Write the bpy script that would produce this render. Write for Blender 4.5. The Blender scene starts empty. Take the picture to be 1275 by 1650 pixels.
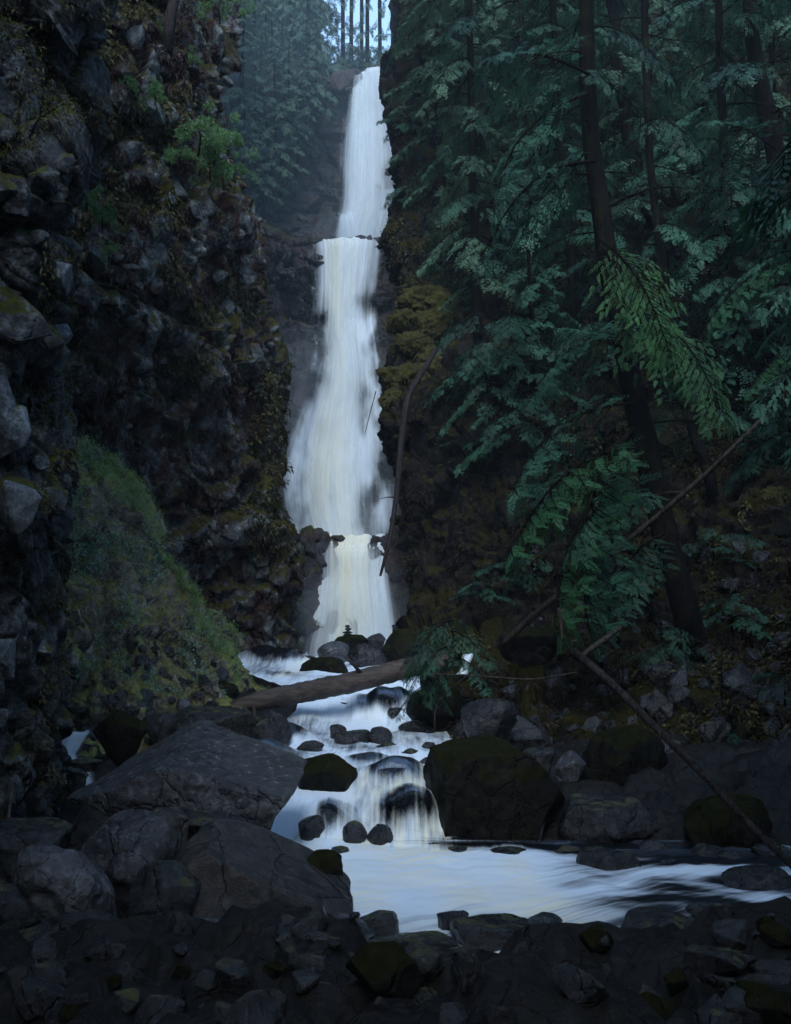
import bpy, bmesh, math, random
import numpy as np
from mathutils import Vector, Matrix, Quaternion

# ------------------------------------------------------------------ camera, sky, sun, exposure
SC = bpy.context.scene
COL = SC.collection
F, CX, HY, CZ = 1600.0, 637.5, 1050.0, 2.2      # focal length in photo pixels, principal column, horizon row, eye height
cam_d = bpy.data.cameras.new('camera'); cam = bpy.data.objects.new('camera', cam_d); COL.objects.link(cam)
cam.location = (0, 0, CZ); cam.rotation_euler = (math.radians(90), 0, 0)
cam_d.sensor_fit = 'AUTO'; cam_d.sensor_width = 36.0; cam_d.lens = 36.0 * F / 1650.0
cam_d.shift_y = (HY - 825.0) / 1650.0
cam_d.clip_start = 0.1; cam_d.clip_end = 2000
SC.camera = cam
SUN_EL, SUN_AZ = math.radians(41), math.radians(184)   # azimuth clockwise from +Y
world = bpy.data.worlds.new('World'); SC.world = world; world.use_nodes = True
wn = world.node_tree; wn.nodes.clear()
sky = wn.nodes.new('ShaderNodeTexSky'); sky.sky_type = 'NISHITA'; sky.sun_disc = False
sky.sun_elevation = SUN_EL; sky.sun_rotation = SUN_AZ; sky.air_density = 1.5; sky.dust_density = 1.0; sky.ozone_density = 4.0
bg = wn.nodes.new('ShaderNodeBackground'); bg.inputs[1].default_value = 0.10
wo = wn.nodes.new('ShaderNodeOutputWorld')
veil = wn.nodes.new('ShaderNodeBackground'); veil.inputs[0].default_value = (0.40, 0.65, 1.0, 1); veil.inputs[1].default_value = 0.24   # thin even cloud
addw = wn.nodes.new('ShaderNodeAddShader')
wn.links.new(sky.outputs[0], bg.inputs[0]); wn.links.new(bg.outputs[0], addw.inputs[0]); wn.links.new(veil.outputs[0], addw.inputs[1]); wn.links.new(addw.outputs[0], wo.inputs[0])
sun_d = bpy.data.lights.new('sun', 'SUN'); sun_d.energy = 1.5; sun_d.angle = math.radians(30); sun_d.color = (0.86, 0.93, 1.0)
sun = bpy.data.objects.new('sun', sun_d); COL.objects.link(sun)
sdir = Vector((math.sin(SUN_AZ) * math.cos(SUN_EL), math.cos(SUN_AZ) * math.cos(SUN_EL), math.sin(SUN_EL)))
sun.rotation_euler = sdir.to_track_quat('Z', 'Y').to_euler(); sun.location = (0, -5, 50)
SC.view_settings.view_transform = 'Standard'; SC.view_settings.look = 'None'
SC.view_settings.exposure = 1.35; SC.view_settings.gamma = 1.0; SC.view_settings.use_curve_mapping = False
SC.cycles.max_bounces = 6; SC.cycles.diffuse_bounces = 3; SC.cycles.glossy_bounces = 2
SC.cycles.transparent_max_bounces = 16; SC.cycles.transmission_bounces = 2; SC.cycles.volume_bounces = 0
SC.cycles.use_denoising = True

random.seed(7); RNG = np.random.default_rng(7)

def P(px, row, Y):
    return ((px - CX) / F * Y, Y, CZ - (row - HY) / F * Y)
def V(px, row, Y): return Vector(P(px, row, Y))

# ------------------------------------------------------------------ numpy noise
def _h(ix, iy, iz, s):
    with np.errstate(over='ignore'):
        a = (ix.astype(np.int64) * 374761393 + iy.astype(np.int64) * 668265263 + iz.astype(np.int64) * 2147483647 + s * 1274126177) & 0xffffffff
        a = ((a ^ (a >> 13)) * 1274126177) & 0xffffffff
        a = ((a ^ (a >> 16)) * 2246822519) & 0xffffffff
        a = a ^ (a >> 15)
    return (a & 0xffffff) / float(0x1000000)
def vnoise(p, s=0):
    i = np.floor(p); f = p - i; i = i.astype(np.int64); f = f * f * (3 - 2 * f)
    r = 0
    for dx in (0, 1):
        for dy in (0, 1):
            for dz in (0, 1):
                w = (f[..., 0] if dx else 1 - f[..., 0]) * (f[..., 1] if dy else 1 - f[..., 1]) * (f[..., 2] if dz else 1 - f[..., 2])
                r = r + w * _h(i[..., 0] + dx, i[..., 1] + dy, i[..., 2] + dz, s)
    return r
def fbm(p, o=4, s=0, g=0.5):
    a, r, t = 1.0, 0, 0
    for k in range(o):
        r = r + a * (vnoise(p * 2.03 ** k + 13.7 * k, s + k) - .5); t += a; a *= g
    return r / t * 2
def facets(p, s=0, tilt=0.6):
    """voronoi cells, each a tilted plane of its own: the angular blocks of broken basalt"""
    i0 = np.floor(p).astype(np.int64)
    b1 = np.full(p.shape[:-1], 9e9); b2 = b1.copy(); val = np.zeros(p.shape[:-1])
    for dx in (-1, 0, 1):
        for dy in (-1, 0, 1):
            for dz in (-1, 0, 1):
                c = i0 + np.array([dx, dy, dz])
                a = (c[..., 0], c[..., 1], c[..., 2])
                q = np.stack([c[..., k] + _h(*a, s + k) for k in range(3)], -1)
                d = p - q; dd = (d * d).sum(-1)
                v = _h(*a, s + 5) - .5 + tilt * (d[..., 0] * (_h(*a, s + 6) - .5) + d[..., 1] * (_h(*a, s + 7) - .5) + d[..., 2] * (_h(*a, s + 8) - .5)) * 2
                m = dd < b1
                b2 = np.where(m, b1, np.minimum(b2, dd)); val = np.where(m, v, val); b1 = np.where(m, dd, b1)
    crack = np.clip((np.sqrt(b2) - np.sqrt(b1)) / 0.12, 0, 1)
    return val - 0.25 * (1 - crack)

# ------------------------------------------------------------------ mesh helpers
def mesh_np(name, co, faces, smooth=True, uv=None, attrs=None):
    """faces: (n,k) int array"""
    co = np.asarray(co, dtype=np.float32); faces = np.asarray(faces, dtype=np.int32)
    me = bpy.data.meshes.new(name)
    n, k = faces.shape
    me.vertices.add(len(co)); me.vertices.foreach_set('co', co.ravel())
    me.loops.add(n * k); me.loops.foreach_set('vertex_index', faces.ravel())
    me.polygons.add(n); me.polygons.foreach_set('loop_start', np.arange(0, n * k, k, dtype=np.int32))
    me.polygons.foreach_set('use_smooth', np.full(n, smooth, dtype=bool))
    if uv is not None:
        l = me.uv_layers.new(name='UVMap'); l.data.foreach_set('uv', np.asarray(uv, dtype=np.float32)[faces.ravel()].ravel())
    for nm, arr in (attrs or {}).items():
        a = me.attributes.new(nm, 'FLOAT', 'POINT'); a.data.foreach_set('value', np.asarray(arr, dtype=np.float32).ravel())
    me.update(); me.validate()
    return me
def link(name, me, mat=None, parent=None, loc=None):
    o = bpy.data.objects.new(name, me); COL.objects.link(o)
    if mat is not None and me is not None and not me.materials: me.materials.append(mat)
    if parent is not None: o.parent = parent
    if loc is not None: o.location = loc
    return o
def tag(o, label=None, cat=None, group=None, kind=None):
    if label: o['label'] = label
    if cat: o['category'] = cat
    if group: o['group'] = group
    if kind: o['kind'] = kind
    return o
def grid_faces(nv, nu):
    i = np.arange(nv - 1)[:, None] * nu + np.arange(nu - 1)[None]
    i = i.ravel()
    return np.stack([i, i + 1, i + nu + 1, i + nu], 1)
def cr(arr, n):
    """resample the first axis with a monotone-ish cubic"""
    arr = np.asarray(arr, float); m = len(arr)
    t = np.linspace(0, m - 1, n); i = np.clip(t.astype(int), 0, m - 2); f = (t - i)
    sh = (n,) + (1,) * (arr.ndim - 1); f = f.reshape(sh)
    p0 = arr[np.clip(i - 1, 0, m - 1)]; p1 = arr[i]; p2 = arr[i + 1]; p3 = arr[np.clip(i + 2, 0, m - 1)]
    c = 0.5 * ((2 * p1) + (p2 - p0) * f + (2 * p0 - 5 * p1 + 4 * p2 - p3) * f ** 2 + (3 * p1 - p0 - 3 * p2 + p3) * f ** 3)
    lin = p1 * (1 - f) + p2 * f
    return 0.6 * c + 0.4 * lin
def net(ctrl, nv, nu):
    """control net of (px,row,Y) -> world positions grid and normals (towards the camera side)"""
    c = np.array([[P(*q) for q in r] for r in ctrl], float)
    g = cr(c, nv); g = np.swapaxes(cr(np.swapaxes(g, 0, 1), nu), 0, 1)
    return g, gnormals(g)
def gnormals(g):
    du = np.gradient(g, axis=1); dv = np.gradient(g, axis=0)
    n = np.cross(du, dv); n /= np.linalg.norm(n, axis=-1, keepdims=True) + 1e-9
    return n
def face_cam(g, n):
    s = np.sign(((np.array([0, 0, CZ]) - g) * n).sum(-1).mean())
    return n * s
def tube(pts, rad, sides=8, rough=0.0, seed=0, cap=True):
    pts = np.asarray(pts, float); m = len(pts); rad = np.broadcast_to(np.asarray(rad, float), (m,))
    t = np.gradient(pts, axis=0); t /= np.linalg.norm(t, axis=1, keepdims=True) + 1e-9
    ref = np.array([0, 0, 1.]) if abs(t[0, 2]) < .8 else np.array([1., 0, 0])
    a = np.cross(t, ref); a /= np.linalg.norm(a, axis=1, keepdims=True); b = np.cross(t, a)
    th = np.linspace(0, 2 * np.pi, sides, endpoint=False)
    r = rad[:, None] * np.ones(sides)
    if rough:
        r = r * (1 + rough * (np.random.default_rng(seed).random((m, sides)) - .5) * 2)
    v = pts[:, None] + r[..., None] * (np.cos(th)[None, :, None] * a[:, None] + np.sin(th)[None, :, None] * b[:, None])
    v = v.reshape(-1, 3); f = []
    for i in range(m - 1):
        for j in range(sides):
            k = (j + 1) % sides
            f.append((i * sides + j, i * sides + k, (i + 1) * sides + k, (i + 1) * sides + j))
    f = np.array(f)
    if cap:
        v = np.vstack([v, pts[0], pts[-1]]); c0, c1 = len(v) - 2, len(v) - 1
        e = [(c0, (j + 1) % sides, j, c0) for j in range(sides)]
        e2 = [(c1, (m - 1) * sides + j, (m - 1) * sides + (j + 1) % sides, c1) for j in range(sides)]
        return v, f, [x[:3] for x in e + e2]
    return v, f, []
def poly_mesh(name, v, quads, tris, smooth=True):
    me = bpy.data.meshes.new(name)
    me.from_pydata([tuple(x) for x in v], [], [tuple(int(i) for i in q) for q in quads] + [tuple(int(i) for i in q) for q in tris])
    if smooth: me.polygons.foreach_set('use_smooth', np.ones(len(me.polygons), dtype=bool))
    me.update(); return me
def tube_obj(name, pts, rad, mat, parent=None, sides=8, rough=0.0, seed=0):
    return link(name, poly_mesh(name, *tube(pts, rad, sides, rough, seed)), mat, parent)
def bez(pts, n):
    return cr(np.array(pts, float), n)

# ------------------------------------------------------------------ materials
def new_mat(name):
    m = bpy.data.materials.new(name); m.use_nodes = True
    nt = m.node_tree; nt.nodes.clear(); out = nt.nodes.new('ShaderNodeOutputMaterial')
    return m, nt, out
class N:
    def __init__(s, nt): s.nt = nt
    def node(s, t, **k):
        n = s.nt.nodes.new(t)
        for a, b in k.items(): setattr(n, a, b)
        return n
    def l(s, a, b): s.nt.links.new(a, b)
    def set(s, sock, v):
        if hasattr(v, 'links') or isinstance(v, bpy.types.NodeSocket): s.l(v, sock)
        else: sock.default_value = v
    def math(s, op, a, b=0.0, c=None, clamp=False):
        n = s.node('ShaderNodeMath', operation=op, use_clamp=clamp); s.set(n.inputs[0], a); s.set(n.inputs[1], b)
        if c is not None: s.set(n.inputs[2], c)
        return n.outputs[0]
    def mix(s, f, a, b):
        n = s.node('ShaderNodeMix', data_type='RGBA'); s.set(n.inputs[0], f); s.set(n.inputs[6], a); s.set(n.inputs[7], b)
        return n.outputs[2]
    def rng(s, v, a, b, c=0.0, d=1.0):
        n = s.node('ShaderNodeMapRange', interpolation_type='SMOOTHSTEP'); s.set(n.inputs[0], v)
        n.inputs[1].default_value = a; n.inputs[2].default_value = b; n.inputs[3].default_value = c; n.inputs[4].default_value = d
        return n.outputs[0]
    def noise(s, vec, scale, detail=6, rough=0.6, dist=0.0):
        n = s.node('ShaderNodeTexNoise'); s.l(vec, n.inputs['Vector'])
        n.inputs['Scale'].default_value = scale; n.inputs['Detail'].default_value = detail
        n.inputs['Roughness'].default_value = rough; n.inputs['Distortion'].default_value = dist
        return n.outputs[0]
    def voro(s, vec, scale, feature='F1'):
        n = s.node('ShaderNodeTexVoronoi', feature=feature); s.l(vec, n.inputs['Vector']); n.inputs['Scale'].default_value = scale
        return n.outputs['Distance']
    def mapping(s, vec, scale=(1, 1, 1), loc=(0, 0, 0)):
        n = s.node('ShaderNodeMapping'); s.l(vec, n.inputs[0]); n.inputs['Scale'].default_value = scale; n.inputs['Location'].default_value = loc
        return n.outputs[0]
    def bump(s, h, strength, dist, normal=None):
        n = s.node('ShaderNodeBump'); n.inputs['Strength'].default_value = strength; n.inputs['Distance'].default_value = dist
        s.l(h, n.inputs['Height'])
        if normal is not None: s.l(normal, n.inputs['Normal'])
        return n.outputs[0]
def C4(c): return (c[0], c[1], c[2], 1.0)

def rock_mat(name, c1, c2, c3, moss=(0.05, 0.055, 0.012), moss_amt=0.0, rough=0.8, sc=1.0, bump=1.0, red=0.0, pale=0.0, spec=0.15):
    m, nt, out = new_mat(name); n = N(nt)
    geo = n.node('ShaderNodeNewGeometry'); pos = geo.outputs['Position']
    b = n.node('ShaderNodeBsdfPrincipled')
    n1 = n.noise(pos, 0.9 * sc, 8, 0.65, 0.6); n2 = n.noise(pos, 5.5 * sc, 8, 0.7); n3 = n.noise(n.mapping(pos, (1, 1, 1), (9, 3, 5)), 22 * sc, 5, 0.7)
    col = n.mix(n.rng(n1, .38, .62), C4(c1), C4(c2))
    col = n.mix(n.rng(n2, .45, .68), col, C4(c3))
    col = n.mix(n.math('MULTIPLY', n.rng(n3, .45, .62), 0.45), col, n.mix(0.5, C4((0.004, 0.004, 0.005)), C4(c1)))
    if red:
        rn = n.noise(n.mapping(pos, (1, 1, .6), (4, 8, 1)), 2.3 * sc, 7, 0.7, 0.5)
        col = n.mix(n.rng(rn, .58 - .25 * red, .72 - .2 * red), col, C4((0.035, 0.016, 0.014)))
    if pale:
        pn = n.noise(n.mapping(pos, (1, 1, 1), (2, 7, 3)), 9 * sc, 8, 0.75)
        col = n.mix(n.rng(pn, .66 - .12 * pale, .74 - .1 * pale), col, C4((0.22, 0.22, 0.21)))
    rgh = n.math('ADD', n.math('MULTIPLY', n2, 0.35), rough - 0.17, clamp=True)
    if moss_amt:
        nz = n.node('ShaderNodeSeparateXYZ'); n.l(geo.outputs['Normal'], nz.inputs[0])
        mn = n.noise(n.mapping(pos, (1, 1, 1), (5, 5, 5)), 1.6 * sc, 8, 0.7, 0.4)
        a = n.math('ADD', n.math('MULTIPLY', nz.outputs[2], 0.35), n.math('MULTIPLY', mn, 1.3))
        mk = n.rng(a, 1.02 - 0.55 * moss_amt, 1.16 - 0.55 * moss_amt)
        mcol = n.mix(n.rng(n2, .35, .65), C4([x * .45 for x in moss]), C4(moss))
        col = n.mix(mk, col, mcol); rgh = n.math('MAXIMUM', rgh, n.math('MULTIPLY', mk, 0.95))
    n.l(col, b.inputs['Base Color']); n.l(rgh, b.inputs['Roughness']); b.inputs['Specular IOR Level'].default_value = spec
    wv = n.node('ShaderNodeVectorMath', operation='ADD'); n.l(pos, wv.inputs[0])
    nv_ = n.node('ShaderNodeTexNoise'); n.l(pos, nv_.inputs['Vector']); nv_.inputs['Scale'].default_value = 2.2 * sc; nv_.inputs['Detail'].default_value = 4
    sc_ = n.node('ShaderNodeVectorMath', operation='SCALE'); n.l(nv_.outputs['Color'], sc_.inputs[0]); sc_.inputs['Scale'].default_value = .45 / sc; n.l(sc_.outputs[0], wv.inputs[1])
    ck = n.rng(n.voro(n.mapping(wv.outputs[0], (1, 1, .55)), 1.25 * sc, 'DISTANCE_TO_EDGE'), 0.0, 0.035)
    vo = n.voro(n.mapping(pos, (1, 1, .8)), 3.2 * sc, 'F1')
    h = n.math('ADD', n.math('ADD', n.math('MULTIPLY', n2, 0.6), n.math('MULTIPLY', vo, 0.5)), n.math('MULTIPLY', ck, .35))
    bn = n.bump(h, 0.9 * bump, 0.12 / sc)
    bn = n.bump(n3, 0.8 * bump, 0.03 / sc, bn)
    n.l(bn, b.inputs['Normal']); n.l(b.outputs[0], out.inputs[0])
    return m
def leaf_mat(name, c1, c2, rough=0.6, trans=0.35):
    m, nt, out = new_mat(name); n = N(nt)
    oi = n.node('ShaderNodeObjectInfo'); geo = n.node('ShaderNodeNewGeometry')
    nn = n.noise(geo.outputs['Position'], 1.7, 4, 0.6)
    f = n.math('ADD', n.math('MULTIPLY', oi.outputs['Random'], 0.55), n.math('MULTIPLY', n.rng(nn, .35, .65), 0.45))
    col = n.mix(f, C4(c1), C4(c2))
    b = n.node('ShaderNodeBsdfPrincipled'); n.l(col, b.inputs['Base Color']); b.inputs['Roughness'].default_value = rough
    b.inputs['Specular IOR Level'].default_value = 0.25
    t = n.node('ShaderNodeBsdfTranslucent'); n.l(col, t.inputs[0])
    mx = n.node('ShaderNodeMixShader'); mx.inputs[0].default_value = trans
    n.l(b.outputs[0], mx.inputs[1]); n.l(t.outputs[0], mx.inputs[2]); n.l(mx.outputs[0], out.inputs[0])
    return m
def bark_mat(name, c1, c2, sc=1.0, along=(1, 1, .15), rough=0.85, moss=0.0):
    m, nt, out = new_mat(name); n = N(nt)
    tc = n.node('ShaderNodeTexCoord'); pos = tc.outputs['Object']
    n1 = n.noise(n.mapping(pos, along), 26 * sc, 7, 0.7); n2 = n.noise(pos, 2.1 * sc, 6, 0.6)
    col = n.mix(n.rng(n1, .35, .65), C4(c1), C4(c2))
    col = n.mix(n.math('MULTIPLY', n.rng(n2, .5, .7), .5), col, C4([x * .4 for x in c1]))
    if moss: col = n.mix(n.math('MULTIPLY', n.rng(n.noise(pos, 3.3, 6, .7), .52, .6), moss), col, C4((0.05, 0.06, 0.012)))
    b = n.node('ShaderNodeBsdfPrincipled'); n.l(col, b.inputs['Base Color']); b.inputs['Roughness'].default_value = rough; b.inputs['Specular IOR Level'].default_value = .4 if rough < .6 else .03
    n.l(n.bump(n1, 1.0, 0.05), b.inputs['Normal']); n.l(b.outputs[0], out.inputs[0])
    return m
def water_mat(name, white=(0.70, 0.82, 0.94), cream=(0.86, 0.84, 0.64), sx=5.0, sy=0.22, contrast=0.9, thin=(0.02, 0.025, 0.03), wisp=0.35, bmpk=0.5):
    """white water: fine threads along the flow; attribute foam = how much water, cream = tannin"""
    m, nt, out = new_mat(name); n = N(nt)
    uv = n.node('ShaderNodeUVMap'); v = uv.outputs[0]
    fo = n.node('ShaderNodeAttribute', attribute_name='foam').outputs['Fac']
    ct = n.node('ShaderNodeAttribute', attribute_name='cream').outputs['Fac']
    a1 = n.noise(n.mapping(v, (sx, sy, 1)), 1.0, 5, 0.62, 0.25)
    a2 = n.noise(n.mapping(v, (sx * 3.7, sy * 1.6, 1), (3, 1, 0)), 1.0, 4, 0.6, 0.2)
    a3 = n.noise(n.mapping(v, (sx * .35, sy * 2.5, 1), (1, 5, 0)), 1.0, 4, 0.6, 0.5)
    st = n.math('ADD', n.math('MULTIPLY', a1, .5), n.math('ADD', n.math('MULTIPLY', a2, .25), n.math('MULTIPLY', a3, .25)))
    st = n.math('SUBTRACT', st, 0.5)
    al = n.math('ADD', fo, n.math('MULTIPLY', st, contrast * 3.0))
    al = n.rng(al, 0.0, 1.0)
    col = n.mix(n.math('MULTIPLY', ct, n.rng(a1, .3, .6)), C4(white), C4(cream))
    d = n.node('ShaderNodeBsdfDiffuse'); n.l(col, d.inputs[0])
    t = n.node('ShaderNodeBsdfTranslucent'); n.l(col, t.inputs[0])
    bmp = n.bump(st, bmpk, 0.15); n.l(bmp, d.inputs['Normal'])
    mx = n.node('ShaderNodeMixShader'); mx.inputs[0].default_value = wisp; n.l(d.outputs[0], mx.inputs[1]); n.l(t.outputs[0], mx.inputs[2])
    tr = n.node('ShaderNodeBsdfTransparent'); gl = n.node('ShaderNodeBsdfGlossy'); gl.inputs['Roughness'].default_value = 0.3
    gl.inputs[0].default_value = (0.14, 0.15, 0.17, 1)
    rp = n.bump(n.noise(n.mapping(v, (3.0, 1.6, 1)), 2.2, 5, .6, .3), .6, .06); n.l(rp, gl.inputs['Normal'])
    fr = n.node('ShaderNodeFresnel'); fr.inputs[0].default_value = 1.33
    th = n.node('ShaderNodeMixShader'); n.l(fr.outputs[0], th.inputs[0]); n.l(tr.outputs[0], th.inputs[1]); n.l(gl.outputs[0], th.inputs[2])
    fin = n.node('ShaderNodeMixShader'); n.l(al, fin.inputs[0]); n.l(th.outputs[0] if thin else tr.outputs[0], fin.inputs[1]); n.l(mx.outputs[0], fin.inputs[2])
    n.l(fin.outputs[0], out.inputs[0])
    return m

M = {}
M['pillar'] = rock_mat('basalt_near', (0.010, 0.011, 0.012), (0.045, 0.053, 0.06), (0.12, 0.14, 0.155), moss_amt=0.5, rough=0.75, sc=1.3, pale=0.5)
M['block'] = rock_mat('basalt_block', (0.03, 0.038, 0.045), (0.11, 0.13, 0.15), (0.19, 0.215, 0.235), moss_amt=0.3, rough=0.7, sc=1.8, pale=0.4, bump=.7)
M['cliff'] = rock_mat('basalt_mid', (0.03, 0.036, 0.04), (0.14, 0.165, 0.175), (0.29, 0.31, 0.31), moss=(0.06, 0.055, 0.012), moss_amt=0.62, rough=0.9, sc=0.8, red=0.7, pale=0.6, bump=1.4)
M['clast'] = rock_mat('clast', (0.04, 0.048, 0.052), (0.10, 0.12, 0.125), (0.16, 0.17, 0.17), moss=(0.06, 0.055, 0.012), moss_amt=0.3, rough=0.85, sc=1.4, red=0.3, pale=.2)
M['back'] = rock_mat('basalt_wet', (0.012, 0.013, 0.016), (0.03, 0.032, 0.04), (0.055, 0.058, 0.07), moss_amt=0.35, rough=0.5, sc=0.6, spec=.35, red=0.5, bump=1.2)
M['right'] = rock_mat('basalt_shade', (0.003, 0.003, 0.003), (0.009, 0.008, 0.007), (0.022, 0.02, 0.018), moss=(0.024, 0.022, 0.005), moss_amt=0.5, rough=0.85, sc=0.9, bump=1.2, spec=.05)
M['talus'] = rock_mat('talus_soil', (0.06, 0.06, 0.05), (0.17, 0.16, 0.13), (0.26, 0.25, 0.21), moss=(0.17, 0.18, 0.06), moss_amt=0.55, rough=0.95, sc=1.6)
M['boulder'] = rock_mat('boulder_wet', (0.003, 0.0035, 0.004), (0.008, 0.009, 0.012), (0.02, 0.021, 0.026), moss_amt=0.08, rough=0.26, sc=2.2, pale=0.0, bump=1.3, spec=.5)
M['boulder_grey'] = rock_mat('boulder_grey', (0.006, 0.007, 0.009), (0.022, 0.025, 0.033), (0.07, 0.076, 0.092), moss_amt=0.0, rough=0.22, sc=1.8, pale=0.1, bump=1.2, spec=.5)
M['boulder_brown'] = rock_mat('boulder_brown', (0.007, 0.006, 0.006), (0.016, 0.014, 0.014), (0.045, 0.04, 0.04), moss_amt=0.0, rough=0.34, sc=1.6, pale=0.3, bump=1.0, spec=.5)
M['boulder_moss'] = rock_mat('boulder_mossy', (0.003, 0.003, 0.003), (0.007, 0.007, 0.006), (0.015, 0.015, 0.013), moss=(0.013, 0.014, 0.004), moss_amt=0.6, rough=0.5, sc=2.0, spec=.06)
M['boulder_pale'] = rock_mat('boulder_pale', (0.012, 0.013, 0.016), (0.035, 0.038, 0.046), (0.10, 0.105, 0.12), rough=0.35, sc=2.4, bump=1.0, spec=.5)
M['bed'] = rock_mat('stream_bed', (0.004, 0.004, 0.004), (0.01, 0.009, 0.008), (0.02, 0.018, 0.016), rough=0.5, sc=2.5)
M['moss'] = rock_mat('moss_cushion', (0.010, 0.011, 0.003), (0.032, 0.032, 0.006), (0.065, 0.06, 0.012), rough=1.0, sc=3.5, bump=1.0, spec=.1)
M['bark'] = bark_mat('cedar_bark', (0.002, 0.002, 0.0018), (0.008, 0.007, 0.0065), moss=.1)
M['dead'] = bark_mat('dead_wood', (0.010, 0.009, 0.009), (0.038, 0.033, 0.033), sc=.8)
M['log'] = bark_mat('wet_log', (0.016, 0.011, 0.009), (0.06, 0.043, 0.035), sc=.5, along=(.12, 1, 1), rough=.5)
M['pale_wood'] = bark_mat('pale_wood', (0.016, 0.014, 0.012), (0.065, 0.057, 0.052), sc=1)
M['leaf'] = leaf_mat('cedar_leaf', (0.004, 0.018, 0.014), (0.035, 0.11, 0.065))
M['leaf_bright'] = leaf_mat('cedar_leaf_bright', (0.018, 0.065, 0.028), (0.05, 0.145, 0.048))
M['leaf_mid'] = leaf_mat('pale_cedar_leaf', (0.006, 0.024, 0.018), (0.085, 0.165, 0.10))
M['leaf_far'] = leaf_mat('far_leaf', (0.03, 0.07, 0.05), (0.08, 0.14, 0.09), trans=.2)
M['leaf_shrub'] = leaf_mat('shrub_leaf', (0.05, 0.12, 0.04), (0.12, 0.22, 0.08))
M['leaf_pale'] = leaf_mat('pale_cover', (0.10, 0.22, 0.15), (0.2, 0.34, 0.25))
M['grass'] = leaf_mat('grass_blade', (0.10, 0.24, 0.06), (0.24, 0.34, 0.14))
M['dry'] = leaf_mat('dry_litter', (0.06, 0.045, 0.03), (0.26, 0.21, 0.15), trans=.1)
M['rust'] = leaf_mat('rusty_growth', (0.022, 0.013, 0.011), (0.06, 0.034, 0.028), trans=.1)
M['mossleaf'] = leaf_mat('moss_tuft', (0.02, 0.022, 0.005), (0.055, 0.052, 0.013), trans=.1)
M['fall'] = water_mat('falling_water', thin=None, contrast=.52, sx=3.2, sy=.16, bmpk=.25)
M['stream'] = water_mat('white_water', sx=7, sy=0.9, contrast=.85, wisp=.25, bmpk=.2)

# ------------------------------------------------------------------ rock surfaces
def rockify(g, n, amp=(0.7, 0.3, 0.12), cell=(2.6, 1.0, 0.38), seed=0, stretch=(1, 1, 0.75), soft=0.3, rough=0.06):
    st = np.array(stretch)
    w = g + 0.35 * np.stack([fbm(g * .7 + k * 31, 3, seed + 50 + k) for k in range(3)], -1)
    d = soft * fbm(g * 0.25, 4, seed + 9)
    for a, c, k in zip(amp, cell, range(9)):
        d = d + a * facets(w * st / c, seed + 11 * k)
    d = d + rough * fbm(g * 6, 3, seed + 77)
    return g + n * d[..., None]
def sheet(name, ctrl, nv, nu, mat, edge_fix=False, **k):
    g, n = net(ctrl, nv, nu); n = face_cam(g, n); g = rockify(g, n, **k)
    o = link(name, mesh_np(name, g.reshape(-1, 3), grid_faces(nv, nu)), mat)
    return o, g, face_cam(g, gnormals(g))

# ground: one wide sheet far below the stream and its banks
gs = 24; gx, gy = np.meshgrid(np.linspace(-110, 110, gs), np.linspace(-90, 130, gs))
ground = link('ground', mesh_np('ground', np.stack([gx, gy, np.full_like(gx, -0.9)], -1).reshape(-1, 3), grid_faces(gs, gs)), M['talus'])
tag(ground, 'dark damp ground of the valley floor', kind='structure')

# near left cliff
S1 = [(-500, 165), (-150, 160), (0, 152), (60, 148), (130, 150), (200, 128), (260, 105), (330, 80), (420, 98), (500, 80), (600, 86), (700, 80), (800, 82), (900, 80), (1000, 82), (1100, 84), (1200, 80), (1290, 74), (1380, 60)]
rows = []
for r, e in S1:
    k = (r - 200) / 1200
    rows.append([(-520, r, 4.0), (-300, r, 7.0), (-120, r, 8.8), (0, r, 9.6), (e - 55, r, 9.9 + .5 * math.sin(r * .013)), (e - 8, r, 10.5), (e - 2, r, 11.6), (e - 22, r, 13.5), (e - 60, r, 17)])
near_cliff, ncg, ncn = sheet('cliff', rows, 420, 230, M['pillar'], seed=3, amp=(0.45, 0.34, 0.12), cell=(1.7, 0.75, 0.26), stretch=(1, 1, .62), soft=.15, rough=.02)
tag(near_cliff, 'near basalt cliff of broken grey blocks along the left edge', kind='structure')

# middle left buttress
S2 = [(-500, 370), (-150, 360), (0, 362), (60, 366), (110, 358), (160, 342), (230, 354), (290, 368), (340, 388), (420, 392), (480, 394), (540, 428), (580, 446), (640, 448), (720, 444), (800, 438), (860, 452), (940, 462), (1000, 456), (1060, 450), (1120, 470), (1180, 465)]
rows = []
for r, e in S2:
    u = max(0, min(1, (r - 450) / 500)); top = max(0, (300 - r) / 300)
    d = 4.2 * u + 1.2 * top        # overhung below, leaning back above
    rows.append([(-80, r, 15.5 + d), (90, r, 17.5 + d), (190, r, 19 + d), (290, r, 20.5 + d * 1.1), (e - 45, r, 22.3 + d * .8), (e - 6, r, 23.6 + d * .6), (e - 2, r, 25.5 + d * .4), (e - 12, r, 29), (e - 40, r, 36), (e - 80, r, 46)])
mid_cliff, mcg, mcn = sheet('cliff', rows, 420, 330, M['cliff'], seed=21, amp=(0.7, 0.45, 0.30), cell=(3.2, 1.2, 0.42), soft=.5, rough=.12)
tag(mid_cliff, 'tall rubbly cliff with ferns and moss left of the waterfall', kind='structure')

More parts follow.
